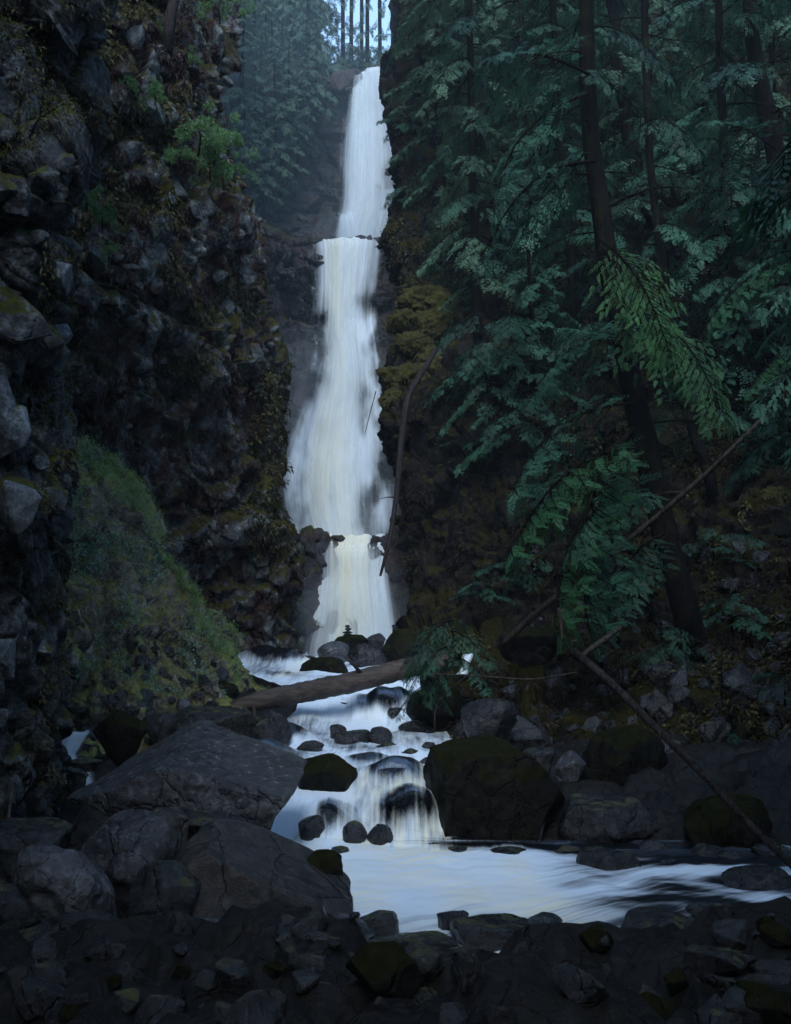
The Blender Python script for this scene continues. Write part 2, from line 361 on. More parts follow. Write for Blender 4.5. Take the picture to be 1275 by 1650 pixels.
# back wall in three steps
def bw(r, Y, l=300, rt=800): return [(l, r, Y + 1.5), (400, r, Y + .6), (470, r, Y), (520, r, Y - .1), (570, r, Y), (620, r, Y), (680, r, Y - .3), (740, r, Y - .8), (rt, r, Y - 1.5)]
top_row = [122, 122, 125, 132, 130, 112, 108, 100, 90]
rows = [[(q[0], t - 6, 60) for q, t in zip(bw(0, 47.5), top_row)], [(q[0], t, q[2]) for q, t in zip(bw(0, 47.0), top_row)], bw(180, 46.6), bw(260, 46.2), bw(340, 45.8), bw(420, 45.2), bw(480, 44.8)]
b1, b1g, b1n = sheet('cliff', rows, 200, 260, M['back'], seed=41, amp=(0.5, 0.35, 0.2), cell=(3.4, 1.4, .6), stretch=(.8, .8, 1.5), soft=.4)
tag(b1, 'hazy dark rock wall behind the top drop of the waterfall', kind='structure')
def sh(l, dy): return [(q[0], q[1] + d, q[2]) for q, d in zip(l, dy)]
l2 = [-45, -25, 0, 2, 5, 4, 6, 8, 8]
rows = [bw(470, 45.5), sh(bw(393, 39.8), l2), sh(bw(402, 39.3), l2), bw(460, 39.2), bw(530, 39.0), bw(600, 38.0), bw(680, 37.2), bw(760, 36.2), bw(830, 35.2), bw(900, 34.6)]
b2, b2g, b2n = sheet('cliff', rows, 260, 260, M['back'], seed=42, amp=(0.4, 0.4, 0.2), cell=(3, 1.2, .5), stretch=(.8, .8, 1.6), soft=.3)
tag(b2, 'layered wet rock step behind the middle drop of the waterfall', kind='structure')
rows = [bw(905, 35.2), sh(bw(866, 31.3), [0] * 9), bw(880, 31.0), bw(940, 30.8), bw(1000, 30.4), bw(1060, 30.0), bw(1120, 29.5)]
b3, b3g, b3n = sheet('cliff', rows, 120, 220, M['back'], seed=43, amp=(0.25, 0.25, 0.15), cell=(2.6, 1.1, .5), soft=.15)
tag(b3, 'dark wet rock step behind the lowest drop of the waterfall', kind='structure')

# right cliff and slope in one sweep
S3 = [(-500, 660, 42), (-200, 650, 41), (0, 642, 40), (60, 634, 39), (110, 626, 38), (170, 628, 37.5), (240, 642, 37), (290, 640, 36), (340, 630, 35), (390, 622, 34), (450, 646, 32), (520, 642, 31), (600, 622, 29.5), (660, 622, 29), (700, 630, 28.8), (750, 646, 28.6), (800, 656, 28.4), (850, 652, 28.2), (900, 648, 28), (960, 656, 27.5), (1010, 655, 26.5), (1060, 690, 23.5), (1110, 720, 19.5), (1180, 740, 17.0), (1260, 760, 16), (1340, 780, 15.2), (1400, 800, 14.8), (1480, 820, 14.2)]
def lerp(a, b, t): return a + (b - a) * t
rows = []
for r, e, Y in S3:
    t = max(0, min(1, (1400 - r) / 1400)); tt = t ** 0.9
    Yr = 13.4 + 23 * max(0, (1400 - r) / 1400) ** 1.25      # depth of the slope at the right edge of the picture
    Ym = lerp(Y, Yr, .5)
    rows.append([(e + 40, r, max(46, Y + 6)), (e + 12, r, Y + 4), (e + 1, r, Y + 1.0), (e + 6, r, Y - .3), (e + 70, r, lerp(Y, Yr, .14)), (e + 180, r, lerp(Y, Yr, .35)), (e + 330, r, lerp(Y, Yr, .62)), (e + 500, r, lerp(Y, Yr, .88)), (1330, r, Yr * .97), (1700, r, Yr * .85), (2400, r, Yr * .62)])
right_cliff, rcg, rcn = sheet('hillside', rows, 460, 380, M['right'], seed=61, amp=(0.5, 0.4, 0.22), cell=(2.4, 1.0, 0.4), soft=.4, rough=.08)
tag(right_cliff, 'dark mossy rock slope and cliff right of the waterfall', kind='structure')

def screen_(g): return CX + g[..., 0] / g[..., 1] * F, HY + (CZ - g[..., 2]) / g[..., 1] * F
def wall_world(name, label, pts, z1, lean, seed, mat):  # unseen gorge walls added near the viewpoint to cut sky light on the foreground
    n = len(pts); c = np.array([[(x + lean[0] * z, y + lean[1] * z, z) for x, y in pts] for z in np.linspace(-1.2, z1, 7)])
    g = cr(c, 70); g = np.swapaxes(cr(np.swapaxes(g, 0, 1), 120), 0, 1); nn = face_cam(g, gnormals(g)); g = rockify(g, nn, seed=seed, amp=(.6, .3, .1), cell=(2.6, 1, .4))
    tag(link(name, mesh_np(name, g.reshape(-1, 3), grid_faces(70, 120)), M[mat]), label, kind='structure')
wall_world('cliff', 'unseen continuation of the near left cliff, added beside and behind the viewpoint to dim the foreground', [(-6.5, 7), (-6.0, 3), (-6.2, -2), (-7, -9), (-9, -18), (-14, -30)], 17, (-.12, 0), 301, 'pillar')
wall_world('hillside', 'unseen continuation of the dark right slope, added beside and behind the viewpoint to dim the foreground', [(16, 8), (12, 4), (10, -2), (9, -9), (10, -18), (13, -30)], 17, (.45, 0), 302, 'right')
# grassy talus on the left
RID = [(-60, 600, 15.5), (60, 650, 17), (110, 692, 18), (190, 738, 19), (240, 802, 19.8), (272, 880, 20.4), (322, 960, 21), (372, 1034, 21.8), (402, 1078, 22.4), (440, 1100, 23)]
def rr(row_f, Yf): return [(p[0] - (20 if k else 0), row_f(p[1], k), Yf(p[2], k)) for k, p in enumerate(RID)]
rows = [[(p[0] - 30, p[1] + 130, p[2] + 3) for p in RID], [(p[0], p[1] + 4, p[2] + .8) for p in RID], [(p[0] - 4, p[1] + 14, p[2] + .2) for p in RID]]
for f in (.15, .35, .55, .75, .9, 1.0):
    rows.append([(lerp(p[0], p[0] - 12, f), lerp(p[1], 1190 + 8 * math.sin(k), f), lerp(p[2], 14.6 + .22 * k, f ** .8)) for k, p in enumerate(RID)])
rows.append([(p[0] - 10, 1260, 13.0) for p in RID])
def snapY(px, row, g=None, back=0.0):
    a = rcg if g is None else g
    sx_, sy_ = screen_(a); d = (sx_ - px) ** 2 + (sy_ - row) ** 2
    m = d < d.min() + 60
    return float(a[..., 1][m].min()) - back
talus, tg, tn = sheet('hillside', rows, 200, 220, M['talus'], seed=71, amp=(0.3, 0.16, 0.08), cell=(1.6, 0.5, 0.2), soft=.3, rough=.06)
tag(talus, 'grassy talus slope below the left cliff', kind='structure')

# stream bed and left bank under the boulders
W = np.array([(31, 2.15, 380, 670), (29, 2.1, 380, 665), (25, 1.92, 375, 662), (22.5, 1.80, 385, 665), (21, 1.62, 440, 665), (20, 1.50, 480, 665), (19.4, 1.36, 498, 668), (18.2, 0.92, 490, 680), (17.4, .80, 450, 705), (16.4, .74, 370, 720), (15.4, .69, 380, 712), (14.4, .63, 400, 705), (13.4, .58, 450, 700), (12.9, .55, 440, 697), (12.5, .44, 425, 696), (12.25, .36, 415, 696), (11.9, .18, 415, 698), (11.6, 0.05, 415, 702), (11.45, .01, 415, 740), (11.35, 0, 415, 1200), (11.0, .0, 420, 1330), (10, 0, 480, 1400), (8.6, 0, 470, 1560), (8.0, 0, 400, 1650), (7.4, 0, 200, 1750), (5.5, 0, -100, 2100), (3.5, 0, -400, 2600)])
def wz(Y): return np.interp(Y, W[::-1, 0], W[::-1, 1])
def wl(Y): return (np.interp(Y, W[::-1, 0], W[::-1, 2]) - CX) / F * Y
def wr(Y): return (np.interp(Y, W[::-1, 0], W[::-1, 3]) - CX) / F * Y
nx, ny = 260, 320
bx, by = np.meshgrid(np.linspace(-14, 14, nx), np.linspace(-12, 32, ny))
lz = np.clip(wl(by) - bx, 0, 20); rz = np.clip(bx - wr(by), 0, 20)
bz = np.minimum(wz(by) - .35 + .2 * lz + .16 * rz, wz(by) + np.where(rz > 0, .05, 1.6) + .12 * lz)
pp = np.stack([bx, by, bz], -1)
bz = np.where(by < 9, np.maximum(bz, -.35 + .62 * np.clip(7.9 + .5 * fbm(np.stack([bx * .9, by * 0, by * 0], -1), 3, 77) - by, 0, 1.15)), bz)
bz = bz + .22 * facets(pp / .7, 5) + .1 * facets(pp / .3, 8) + .1 * fbm(pp * .8, 3, 4)
bed = link('stream_bed', mesh_np('stream_bed', np.stack([bx, by, bz], -1).reshape(-1, 3), grid_faces(ny, nx)), M['bed'])
tag(bed, 'stony stream bed and low banks under the rapids', kind='structure')

# ------------------------------------------------------------------ water
def water_sheet(name, L, R, nv, nu, mat, foam, cream, disp=None, parent=None, seed=0, arch=.35):
    """L, R: lists of (px,row,Y) from lip to foot"""
    l = cr(np.array([P(*q) for q in L]), nv); r = cr(np.array([P(*q) for q in R]), nv)
    s = np.linspace(0, 1, nu); t = np.linspace(0, 1, nv)
    g = l[:, None] * (1 - s)[None, :, None] + r[:, None] * s[None, :, None]
    S, T = np.meshgrid(s, t)
    g[..., 1] -= arch * np.sin(np.pi * S)
    n = face_cam(g, gnormals(g))
    if disp is not None: g = g + n * disp(g, S, T)[..., None]
    w = np.linalg.norm(r - l, axis=1).mean(); lenv = np.concatenate([[0], np.cumsum(np.linalg.norm(np.diff((l + r) / 2, axis=0), axis=1))])
    U = (S - .5) * w + seed * 7.3; VV = np.broadcast_to(lenv[:, None], S.shape) + seed * 3.1
    me = mesh_np(name, g.reshape(-1, 3), grid_faces(nv, nu), uv=np.stack([U, VV], -1).reshape(-1, 2), attrs={'foam': foam(g, S, T), 'cream': cream(g, S, T)})
    return link(name, me, mat, parent)
def sm(x, a, b):
    t = np.clip((x - a) / (b - a), 0, 1); return t * t * (3 - 2 * t)

wf = link('waterfall', None); wf.location = (0, 0, 0)
tag(wf, 'tall white waterfall dropping in three silky steps down the dark gorge', 'waterfall')
def edge(S, a=.12, b=.12): return sm(S, 0, a) * sm(1 - S, 0, b)
# top drop
L1 = [(562, 138, 46.6), (562, 128, 46.2), (556, 160, 46.0), (550, 200, 45.9), (544, 270, 45.6), (540, 330, 45.3), (530, 372, 45), (522, 420, 44.7)]
R1 = [(628, 112, 46.6), (630, 106, 46.2), (640, 140, 46.0), (648, 200, 45.9), (655, 270, 45.6), (655, 330, 45.3), (650, 372, 45), (645, 420, 44.7)]
for k in range(2):
    water_sheet('top_drop', [(a, b, c - .35 * k) for a, b, c in L1], [(a, b, c - .35 * k) for a, b, c in R1], 150, 70, M['fall'],
        lambda g, S, T: (.95 if k == 0 else .5) * edge(S, .28, .03) - .12 * sm(T, .5, 1), lambda g, S, T: .15 * edge(S, .3, .3),
        lambda g, S, T: .10 * fbm(np.stack([S * 9, T * 1.5, S * 0], -1), 3, 5 + k) + .15 * fbm(np.stack([S * 3, T * 3, S * 0], -1), 3, 9), wf, seed=k)
# little side steps at the foot of the top drop
water_sheet('side_spill', [(545, 338, 44.6), (541, 352, 44.2), (539, 372, 44), (536, 400, 43.8)], [(577, 335, 44.6), (580, 352, 44.2), (592, 372, 44), (600, 400, 43.8)], 50, 40, M['fall'],
    lambda g, S, T: .5 * edge(S, .3, .35) * sm(T, 0, .3), lambda g, S, T: S * 0, lambda g, S, T: .08 * fbm(g * np.array([1.5, .3, .8]), 3, 4), wf, seed=4, arch=.1)
# middle drop
def mid_edges(dy=0, dl=0, dr=0):
    L2 = [(506 - dl, 397, 41.0), (504 - dl, 391, 40.0), (506 - dl, 402, 39.6), (509 - dl, 460, 39.2), (507 - dl, 520, 38.6)]
    R2 = [(618 + dr, 397, 41.0), (620 + dr, 389, 40.0), (619 + dr, 402, 39.6), (612 + dr, 460, 39.2), (611 + dr, 520, 38.6)]
    L2 += [(500 - dl, 570, 37.8), (492 - dl, 620, 37.0), (468 - dl, 690, 36.2), (450 - dl, 770, 35.2), (454 - dl, 830, 34.4), (476 - dl, 880, 33.6)]
    R2 += [(622 + dr, 570, 37.8), (632 + dr, 620, 37.0), (640 + dr, 690, 36.2), (645 + dr, 770, 35.2), (648 + dr, 830, 34.4), (644 + dr, 880, 33.6)]
    return [(a, b, c - dy) for a, b, c in L2], [(a, b, c - dy) for a, b, c in R2]
def mid_disp(g, S, T):
    side = np.clip(np.abs(S - .47) * 2 - .3, 0, 1) * sm(T, .25, .4)
    return .07 * fbm(np.stack([S * 16, T * 1.2, S * 0], -1), 3, 12) + side * (.5 * fbm(g * np.array([.9, .2, .5]), 4, 6) + .25 * fbm(g * np.array([2.2, .4, .9]), 3, 16))
def mid_foam(g, S, T):
    core = np.exp(-((S - .48) / .26) ** 2); low = sm(T, .25, .42)
    bl = fbm(np.stack([g[..., 0] * .9, g[..., 2] * .55, g[..., 1] * 0], -1), 4, 33) + .5 * fbm(np.stack([g[..., 0] * 2.6, g[..., 2] * 1.2, g[..., 1] * 0], -1), 3, 37)
    return (.5 + .6 * core - .22 * low + 1.35 * low * (1 - .8 * core) * bl) * edge(S, .2, .14)
L2, R2 = mid_edges(0.55, 10, 4)
water_sheet('middle_drop', L2, R2, 300, 120, M['fall'], mid_foam, lambda g, S, T: .6 * np.exp(-((S - .42) / .22) ** 2), mid_disp, wf, seed=2, arch=.4)
L2 = [(a + 16, b, c - .5) for a, b, c in L2]; R2 = [(a - 26, b, c - .5) for a, b, c in R2]
water_sheet('middle_drop', L2, R2, 200, 80, M['fall'], lambda g, S, T: .55 * edge(S, .45, .45), lambda g, S, T: .6 * np.exp(-((S - .42) / .25) ** 2), None, wf, seed=3, arch=.4)
# lowest drop
L3 = [(500, 872, 32.2), (497, 864, 31.5), (498, 884, 31.2), (500, 930, 31.0), (490, 985, 30.6), (474, 1030, 30.2), (464, 1080, 29.8)]
R3 = [(634, 872, 32.2), (636, 862, 31.5), (634, 884, 31.2), (632, 930, 31.0), (642, 985, 30.6), (650, 1030, 30.2), (656, 1080, 29.8)]
def low_foam(g, S, T):
    dark = np.exp(-((S - .5) / .34) ** 2) * (1 - sm(T, .05, .26)) * sm(T, .0, .03)
    return (1.15 * edge(S, .2, .16)) - 1.0 * dark
water_sheet('lowest_drop', L3, R3, 150, 110, M['fall'], low_foam, lambda g, S, T: .95 * np.exp(-((S - .45) / .3) ** 2), lambda g, S, T: .1 * fbm(np.stack([S * 12, T * 1.6, S * 0], -1), 3, 22), wf, seed=6, arch=.4)
water_sheet('lowest_drop', [(a + 8, b + 6, c - .35) for a, b, c in L3], [(a - 6, b + 6, c - .35) for a, b, c in R3], 120, 80, M['fall'],
    lambda g, S, T: .55 * edge(S, .2, .2) * sm(T, .15, .4), lambda g, S, T: .8 * np.exp(-((S - .45) / .3) ** 2), None, wf, seed=7, arch=.4)

# rapids and pool: one water surface that follows the steps
nv, nu = 520, 150
ys = np.concatenate([np.linspace(31, 11, 400), np.linspace(10.95, 3.5, 120)])
S, Yg = np.meshgrid(np.linspace(0, 1, nu), ys)
Xg = wl(Yg) * (1 - S) + wr(Yg) * S; Xg = wl(Yg) - .15 + (wr(Yg) - wl(Yg) + .3) * S
STG = 1.3 * fbm(np.stack([Xg * 1.1, Yg * .12, Xg * 0], -1), 3, 61) * (1 - sm(Yg, 26, 29)) * sm(Yg, 11.3, 12.6)
Zg = wz(Yg + STG)
HUMPS = [(530, 1338, 11.8, .36, .34, .30), (640, 1290, 12.9, .55, .42, .30), (462, 1195, 16.3, .45, .5, .28), (612, 1135, 19.0, .7, .5, .35), (425, 1222, 14.6, .5, .4, .25), (640, 1330, 12.0, .35, .4, .25),
         (590, 1240, 14.2, .5, .35, .15), (420, 1088, 24.5, .8, .7, .45), (470, 1090, 24, .6, .7, .3), (690, 1330, 12.0, .3, .4, .22)]
foam = .78 + 0 * S
slope = np.abs(np.gradient(Zg, axis=0) / np.gradient(ys)[:, None])
foam = foam + (.1 + 1.5 * fbm(np.stack([Xg * 1.9, Yg * .25, Xg * 0], -1), 3, 3)) * np.clip(slope * 1.2, 0, 1)
foam = foam + .7 * (1 - sm(11.4 - Yg, 0, .8)) * fbm(np.stack([Xg * 1.3, Yg * .9, Xg * 0], -1), 4, 8) + .25 * fbm(np.stack([Xg * .8, Yg * .5, Xg * 0], -1), 4, 8)
for px, row, Y, rx, ry, hh in HUMPS:
    x0 = (px - CX) / F * Y
    e = np.exp(-(((Xg - x0) / rx) ** 2 + ((Yg - Y) / ry) ** 2) * 1.2)
    Zg = Zg + hh * e; foam = foam - 1.15 * np.exp(-(((Xg - x0) / (rx * .75)) ** 2 + ((Yg - Y + .1) / (ry * .8)) ** 2) * 1.6)
pool = 1 - sm(Yg, 10.6, 11.4)
foam = foam + pool * (.42 - .75 * sm(10 - Yg, 0, 3) * sm(fbm(np.stack([Xg * .5 + Yg * .25, Yg * 1.3, Xg * 0], -1), 4, 91), -.25, .35) - 1.9 * sm(Xg, 1.1, 2.5) * (.5 + 1.1 * fbm(np.stack([Xg * .9 + Yg * .4, Yg * 2.2, Xg * 0], -1), 4, 28)))
foam = foam - 1.1 * sm(Xg, .25, .9) * sm(Yg, 10.75, 11.35) * (1 - sm(Yg, 11.4, 11.7)) * (1 + fbm(np.stack([Xg * 1.6, Yg * 2, Xg * 0], -1), 3, 66))
Zg = Zg + .035 * fbm(np.stack([Xg * 3.2, Yg * 1.6, Xg * 0], -1), 4, 18) + .02 * pool * fbm(np.stack([Xg * 2.2, Yg * 5, Xg * 0], -1), 3, 19) + .05 * (1 - pool) * fbm(np.stack([Xg * 1.5, Yg * 1.5, Xg * 0], -1), 3, 29)
flow = np.cumsum(np.hypot(np.gradient(ys), np.gradient(wz(ys)) * 1.0))[:, None] + 0 * S
cream = .8 * sm(fbm(np.stack([Xg * .9, Yg * .4, Xg * 0], -1), 3, 48), .0, .5)
# in the pool the water turns to the right: its threads follow
uvx = np.where(Yg > 11, Xg, Xg * .55 + (11 - Yg) * .8); uvy = np.where(Yg > 11, flow, flow + Xg * .9 * pool)
stream = link('stream', mesh_np('stream', np.stack([Xg, Yg, Zg], -1).reshape(-1, 3), grid_faces(nv, nu), uv=np.stack([uvx, uvy], -1).reshape(-1, 2), attrs={'foam': foam, 'cream': cream}), M['stream'])
tag(stream, 'white rapids and pool of the mountain stream', kind='structure')
def small_fall(name, L, R, label, f=.7, seed=11):
    o = water_sheet(name, L, R, 50, 40, M['fall'], lambda g, S, T: f * edge(S, .15, .15) + .1, lambda g, S, T: .2 + 0 * S, lambda g, S, T: .1 * fbm(g * 2, 3, seed), None, seed=seed, arch=.15)
    return tag(o, label, 'cascade')
small_fall('side_cascade', [(104, 1174, 13.6), (98, 1182, 13.3), (92, 1215, 13.0), (95, 1232, 12.6), (100, 1262, 12.3)], [(150, 1172, 13.6), (150, 1180, 13.3), (128, 1215, 13.0), (150, 1232, 12.6), (158, 1262, 12.3)], 'small white cascade between the near left cliff and the big wet boulder', .5)
small_fall('small_spill', [(744, 1052, 20), (743, 1056, 19.8), (745, 1070, 19.6), (732, 1086, 19.4)], [(763, 1052, 20), (764, 1056, 19.8), (758, 1070, 19.6), (756, 1086, 19.4)], 'tiny white spill among the roots right of the cedar fronds', seed=12)
small_fall('small_spill', [(392, 1094, 23.2), (394, 1097, 23.0), (395, 1108, 22.9), (392, 1126, 22.8)], [(404, 1094, 23.2), (405, 1097, 23.0), (405, 1108, 22.9), (404, 1126, 22.8)], 'thin white spill left of the log behind the round mossy boulders', seed=13)
small_fall('pool_foam', [(1216, 1402, 10.2), (1215, 1410, 10.0), (1214, 1424, 9.8), (1220, 1436, 9.6)], [(1300, 1398, 10.2), (1300, 1406, 10.0), (1300, 1424, 9.8), (1300, 1432, 9.6)], 'pale foam spill at the right edge of the pool', .5, seed=14)

# ------------------------------------------------------------------ boulders
def ico(sub):
    bm = bmesh.new(); bmesh.ops.create_icosphere(bm, subdivisions=sub, radius=1)
    v = np.array([q.co[:] for q in bm.verts]); f = np.array([[q.index for q in t.verts] for t in bm.faces]); bm.free(); return v, f
ICO = {k: ico(k) for k in (3, 4, 5, 6)}
def boulder_shape(seed, sub=5, cuts=14, ang=0.8, planes=(), rough=.05):
    v, f = ICO[sub]; v = v.copy(); r = np.random.default_rng(seed)
    for k in range(cuts):
        nn = r.normal(size=3); nn /= np.linalg.norm(nn); d = r.uniform(.55, .88)
        s = v @ nn - d; v -= nn * (np.clip(s, 0, None) * ang)[:, None]
    for nx_, ny_, nz_, d in planes:
        nn = np.array([nx_, ny_, nz_], float); nn /= np.linalg.norm(nn)
        s = v @ nn - d; v -= nn * (np.clip(s, 0, None) * .97)[:, None]
    v += (v / np.linalg.norm(v, axis=1, keepdims=True)) * (rough * 1.6 * fbm(v * 1.3 + seed, 3, seed) + rough * fbm(v * 4 + seed, 4, seed + 3))[:, None]
    lo, hi = v.min(0), v.max(0); v = (v - (lo + hi) / 2) / ((hi - lo) / 2)
    return v, f
def boulder(px, row, hw, hh, Y, label, mat='boulder', seed=None, deep=.9, sink=.25, sub=5, group=None, name='boulder', cat='boulder', **k):
    seed = seed if seed is not None else int(px * 7 + row * 13)
    v, f = boulder_shape(seed, sub, **k)
    rx = hw * Y / F; rz = hh * Y / F; ry = rx * deep
    c = np.array(P(px, row, Y)); z0 = -rz - sink
    v = v * np.array([rx, ry, rz]); v[:, 2] = np.where(v[:, 2] < -rz * .3, -rz * .3 + (v[:, 2] + rz * .3) * (1 + sink / (rz * .7)), v[:, 2])
    o = link(name, mesh_np(name, v, f), M[mat], loc=(c[0], c[1] + ry * .3, c[2]))
    return tag(o, label, cat, group)
B = boulder
B(302, 1272, 186, 102, 10.6, 'largest wet boulder, grey with a broad sloping top, left of the rapids', 'boulder_grey', seed=5, sub=6, deep=.8, cuts=9, ang=.9, planes=[(-.75, -.25, 1.0, .34), (.42, -.30, 1.0, .30), (-.05, -.8, 1.0, .5), (0, -1, .05, .55), (.9, -.5, .1, .8)], sink=.4, rough=.03)
B(196, 1392, 84, 84, 8.6, 'rounded dark boulder at the bottom left in front of the largest one', 'boulder_grey', seed=11, planes=[(-.2, -.3, 1, .6)], sink=.5)
B(420, 1428, 150, 96, 8.2, 'long brown slab boulder sloping down to the white pool', 'boulder_brown', seed=14, sub=6, cuts=6, planes=[(.6, -.25, 1, .10), (0, -1, .1, .6), (-.6, -.3, 1, .75)], sink=.5, deep=.6, rough=.04)
B(268, 1326, 36, 24, 9.3, 'small brown stone wedged behind the long brown slab', 'boulder_brown', seed=3)
B(335, 1330, 58, 18, 9.5, 'low flat wet rock between the largest boulder and the brown slab', 'boulder', seed=8)
B(98, 1428, 84, 66, 7.7, 'pitted grey boulder at the bottom left corner', 'boulder_pale', seed=16, rough=.09, sink=.6)
B(30, 1370, 78, 46, 9.0, 'low dark boulder under the near left cliff', 'boulder', seed=19, sink=.5)
B(515, 1404, 38, 34, 8.6, 'mossy rounded stone at the pool edge below the brown slab', 'boulder_moss', seed=23)
B(526, 1262, 52, 46, 12.6, 'mossy block standing left in the rapids above the pool', 'boulder_moss', seed=27, planes=[(.5, -.4, 1, .6), (-.5, -.4, 1, .55)], cuts=8)
B(630, 1286, 52, 28, 12.7, 'dark boulder with water veiling over both of its sides', 'boulder', seed=31)
B(612, 1350, 22, 22, 11.4, 'small dark stone at the foot of the last little drop', 'boulder', seed=35)
B(620, 1240, 20, 15, 14.0, 'right of two wet stones midway up the rapids', 'boulder', seed=37, sub=4)
B(592, 1247, 12, 15, 14.0, 'left of two wet stones midway up the rapids', 'boulder', seed=38, sub=4)
B(568, 1196, 30, 20, 16.0, 'low dark rock in the middle of the upper rapids', 'boulder', seed=41, sub=4)
B(613, 1187, 20, 16, 16.1, 'glinting wet rock right beside the low dark rock in the upper rapids', 'boulder', seed=43, sub=4)
B(622, 1205, 18, 9, 15.5, 'flat little stone below the glinting wet rock', 'boulder', seed=44, sub=4)
B(672, 1175, 30, 14, 17.2, 'dark rock at the right edge of the upper rapids under the cedar fronds', 'boulder', seed=46, sub=4)
B(692, 1204, 13, 9, 15.6, 'small stone by the top left corner of the great mossy block', 'boulder', seed=47, sub=4)
B(688, 1236, 14, 16, 14.2, 'dark stone squeezed against the left side of the great mossy block', 'boulder', seed=48, sub=4)
B(614, 1128, 24, 14, 19.4, 'wet rock showing through the cascade under the log', 'boulder', seed=49, sub=4, sink=.5)
B(521, 1080, 41, 22, 22.5, 'broad mossy boulder just above the middle of the log', 'boulder_moss', seed=51)
B(537, 1050, 26, 17, 24, 'smooth rounded boulder with a pale shining top', 'boulder_pale', seed=53, cuts=4, rough=.02)
B(566, 1034, 28, 12, 26, 'dark boulder carrying the little stone cairn', 'boulder_moss', seed=55, sub=4)
B(594, 1060, 34, 22, 24.5, 'dark boulder right of the pale shining one', 'boulder', seed=57)
B(606, 1032, 16, 12, 26, 'small dark boulder right of the cairn', 'boulder', seed=59, sub=4)
B(660, 1042, 46, 30, 24.5, 'large mossy boulder at the right foot of the waterfall', 'boulder_moss', seed=61)
B(492, 1068, 22, 12, 25, 'wet stone at the left foot of the waterfall', 'boulder', seed=63, sub=4)
B(428, 1106, 30, 13, 23.4, 'dark rock in the white water behind the left half of the log', 'boulder', seed=65, sub=4)
B(362, 1104, 31, 20, 20.5, 'hindmost of two round mossy boulders at the foot of the grassy slope', 'boulder_moss', seed=67, cuts=4)
B(356, 1118, 28, 22, 19.5, 'foremost of two round mossy boulders at the foot of the grassy slope', 'boulder_moss', seed=69, cuts=4)
B(432, 1176, 38, 30, 15.4, 'angular dark block below the left end of the log', 'boulder', seed=71, cuts=10, ang=.95)
B(335, 1168, 78, 28, 15.2, 'long dark boulder behind the largest wet boulder', 'boulder', seed=73, planes=[(-.1, -.3, 1, .5)])
B(188, 1182, 44, 38, 13.2, 'mossy triangular boulder beside the small side cascade', 'boulder_moss', seed=77, planes=[(.8, -.2, .7, .5), (-.7, -.2, .7, .5)])
B(136, 1228, 28, 8, 12.5, 'thin dark rock crossing the small side cascade', 'boulder', seed=79, sub=4)
B(122, 1250, 20, 13, 12.0, 'dark stone at the foot of the small side cascade', 'boulder', seed=81, sub=4)
B(297, 1137, 14, 12, 16.5, 'pale tipped stone on the left bank behind the boulders', 'boulder_pale', seed=83, sub=4)
B(255, 1165, 30, 18, 14.8, 'dark stone on the left bank behind the peak of the largest boulder', 'boulder', seed=84, sub=4)
B(262, 1446, 66, 56, 7.9, 'dark boulder between the rounded one and the brown slab', 'boulder', seed=85, sink=.6)
SHORE = [(110, 1548, 130, 74, 6.9, 'broad dark boulder at the lower left of the shore'), (345, 1536, 92, 52, 7.1, 'low wet boulder on the shore below the brown slab'), (-20, 1480, 80, 60, 7.4, 'dark boulder cut by the left edge beside the pitted one'),
 (250, 1640, 130, 60, 6.1, 'dark boulder at the very bottom left of the shore'), (520, 1520, 84, 38, 7.3, 'flat wet rock on the shore where the white pool narrows'), (660, 1556, 96, 50, 6.8, 'rounded black rock in the middle of the shore'),
 (800, 1512, 74, 30, 7.5, 'long low black rock at the middle of the pool edge'), (935, 1546, 88, 46, 6.9, 'dark humped rock on the shore right of the middle'), (1070, 1506, 70, 34, 7.5, 'dark stone at the right of the pool edge'),
 (1200, 1540, 100, 54, 6.9, 'large dark boulder at the lower right of the shore'), (470, 1630, 110, 56, 6.0, 'wide dark rock at the bottom edge left of the middle'), (760, 1640, 120, 52, 5.9, 'wide wet rock at the middle of the bottom edge'), (1040, 1636, 120, 52, 6.0, 'wide dark rock at the bottom edge right of the middle'), (1270, 1640, 90, 60, 5.9, 'dark rock in the lower right corner'),
 (610, 1486, 34, 16, 7.7, 'small wet stone awash at the near edge of the white pool'), (730, 1480, 26, 12, 7.9, 'smallest stone awash at the near edge of the white pool'), (880, 1488, 30, 14, 7.8, 'small black stone at the near pool edge right of the middle'), (1150, 1474, 40, 18, 8.0, 'small dark stone standing in the still water at the right')]
for k, (a, b, c, d, e, f) in enumerate(SHORE): B(a, b, c, d, e, f, ['boulder', 'boulder_grey', 'boulder'][k % 3], seed=850 + k, sink=.5, sub=5 if c > 60 else 4)
for k, (a, b, c, d, e, f) in enumerate([(915, 1372, 24, 10, 11.0, 'small stone awash at the foot of the wide black boulder'), (1010, 1380, 18, 8, 10.7, 'small wet stone just behind the boulder that stands in the pool'), (745, 1374, 22, 9, 11.0, 'small stone at the waterline under the great mossy block'),
    (820, 1376, 30, 9, 10.9, 'flat stone awash between the great mossy block and the wide black boulder'), (1180, 1384, 30, 14, 10.6, 'dark stone at the waterline under the large black boulder'), (1250, 1378, 34, 18, 10.8, 'dark stone at the far pool edge near the right border'), (1060, 1368, 30, 14, 11.1, 'rounded stone at the far pool edge right of the wide black boulder'), (700, 1366, 14, 8, 11.3, 'little stone at the left foot of the great mossy block')]): B(a, b, c, d, e, f, 'boulder', seed=700 + k, sub=4, sink=.2)
B(502, 1332, 22, 18, 11.45, 'dark stone splitting the water at the left of the last little drop', 'boulder', seed=131, sub=4, sink=.3)
